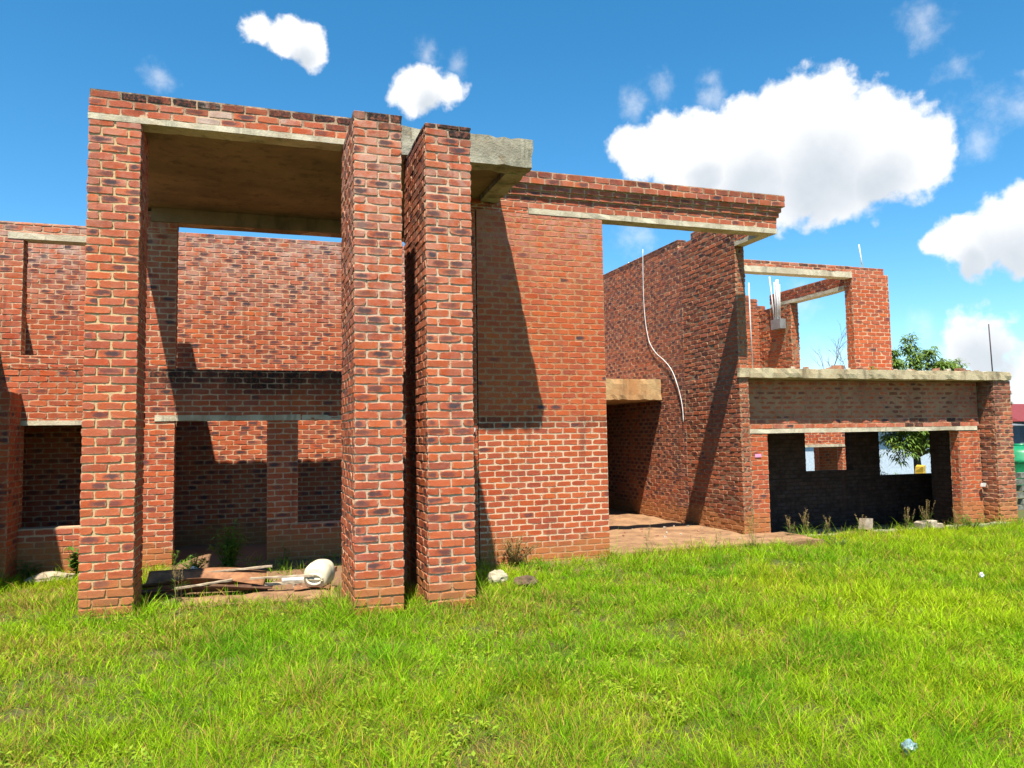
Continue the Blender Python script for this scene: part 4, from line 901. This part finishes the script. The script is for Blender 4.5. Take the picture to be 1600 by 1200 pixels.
# ------------------------------------------------------------------ beyond the house
nb = empty('neighbour_house', (40, 31, -.4), 'low neighbouring house with dark red roof at the right edge', 'house')
mb = MB(); mb.add([(36.4,28.6,2.0),(46,28.6,2.0),(46,34.5,2.0),(36.4,34.5,2.0),(37.6,31.6,3.0),(46,31.6,3.0)], [(0,1,5,4),(3,4,5,2),(0,4,3),(1,2,5),(0,3,2,1)]); mb.build('roof', P_ROOFRED, nb)
mb = MB()
mb.box((36.9, 29.1, -.6), (45.8, 34, 1.99)); mb.build('wall', P_BLUEW, nb)
vs = []; fs = []
mb = MB(); n = 160
for i in range(n+1):
    x = 35.8+10*i/n; d = .05*math.sin(i*1.9)
    vs += [(x, 27.4+d, 1.25), (x, 27.4+d, 1.93), (x, 27.43+d, 1.93), (x, 27.43+d, 1.25)]
for i in range(n):
    for k in range(4): fs.append((i*4+k, (i+1)*4+k, (i+1)*4+(k+1) % 4, i*4+(k+1) % 4))
mb.add(vs, fs); mb.build('corrugated_fascia', P_WHITE, nb)
ow = empty('outbuilding', (24, 24, -.3), 'pale blue walled outbuilding seen through the garage rear windows', 'building')
mb = MB(); mb.box((18.5, 24, -.6), (30, 27, 1.75)); mb.build('wall', P_PALEW, ow)
mb = MB(); mb.add([(18.2,23.6,1.76),(30.3,23.6,1.76),(30.3,27.4,2.1),(18.2,27.4,2.1),(18.2,23.6,1.80),(30.3,23.6,1.80),(30.3,27.4,2.14),(18.2,27.4,2.14)], [(0,3,2,1),(4,5,6,7),(0,1,5,4),(1,2,6,5),(2,3,7,6),(3,0,4,7)]); mb.build('roof', P_BOX, ow)
oh = empty('brick_outbuilding', (14.5, 17, 0), 'red brick back building with pale lintel seen through the left garage window', 'building')
wall('wall', oh, (M_PALE, RED), o=(13.2, 17.0, 0), U=X_, Nin=Y_, L=2.2, z0=-.3, z1=2.3, T=.22, dark=.1, openings=[(.3, 1.86, -.4, 1.235)])
conc('lintel', oh, C_LINT, [((13.3, 16.985, 1.235), (15.3, 17.2, 1.31))])
conc('shade_slab', oh, C_SLAB, [((13.2, 16.95, 2.31), (16.4, 20.2, 2.42))])  # unseen slab, added to keep the inner brick wall in shade
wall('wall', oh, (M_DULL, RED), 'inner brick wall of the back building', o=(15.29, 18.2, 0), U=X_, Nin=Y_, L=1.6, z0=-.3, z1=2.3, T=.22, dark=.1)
gb = empty('green_tank', (26.2, 20.4, -.3), 'green plastic tank behind the block wall at the right edge', 'tank')
mb = MB(); vs = []; fs = []; seg = 32
for z, r in ((-.5, .98), (.1, 1.0), (.45, 1.0), (.5, 1.04), (.56, 1.0), (.8, .98), (.95, .85), (1.02, .5), (1.03, .1)):
    for k in range(seg):
        t = 2*math.pi*k/seg; vs.append((26.1+r*math.cos(t), 20.6+r*math.sin(t), z))
for i in range(8):
    for k in range(seg): fs.append((i*seg+k, i*seg+(k+1) % seg, (i+1)*seg+(k+1) % seg, (i+1)*seg+k))
fs.append(tuple(range(8*seg, 9*seg))); mb.add(vs, fs, smooth=True); mb.build('body', P_GREEN, gb)
mb = MB(); mb.tube([(26.1, 20.6, 1.0), (26.1, 20.6, 1.1)], .25, 0, 20); mb.build('lid', P_GREEN, gb)
mb = MB()
for k in range(8):
    for i in range(5):
        x0 = 16.25+.4*i+(.2 if k % 2 else 0); mb.rough_box((x0+.006, 13.0, -.5+k*.145), (x0+.394, 13.15, -.5+k*.145+.135), 0, .2, .005, .4)
o = mb.build('block_wall', P_BLOCK); tag(o, 'low mossy concrete block wall at the right edge beyond the end fin', 'wall')
o = brick_piece('yellow_drum', (16.35, 15.7, .58), (.18, .2, .30), .4, P_YEL, 'yellow plastic item below the tree seen through the right garage window', 'container')
tree('shrub', 14.6, 15.4, [(0,0,1.0,.25,.3),(.2,0,.5,.3,.3)], 'green shrub behind the left garage window', .3, .12)
for nm in [o for o in bpy.data.objects if o.name.startswith('shrub')]: nm['category'] = 'shrub'
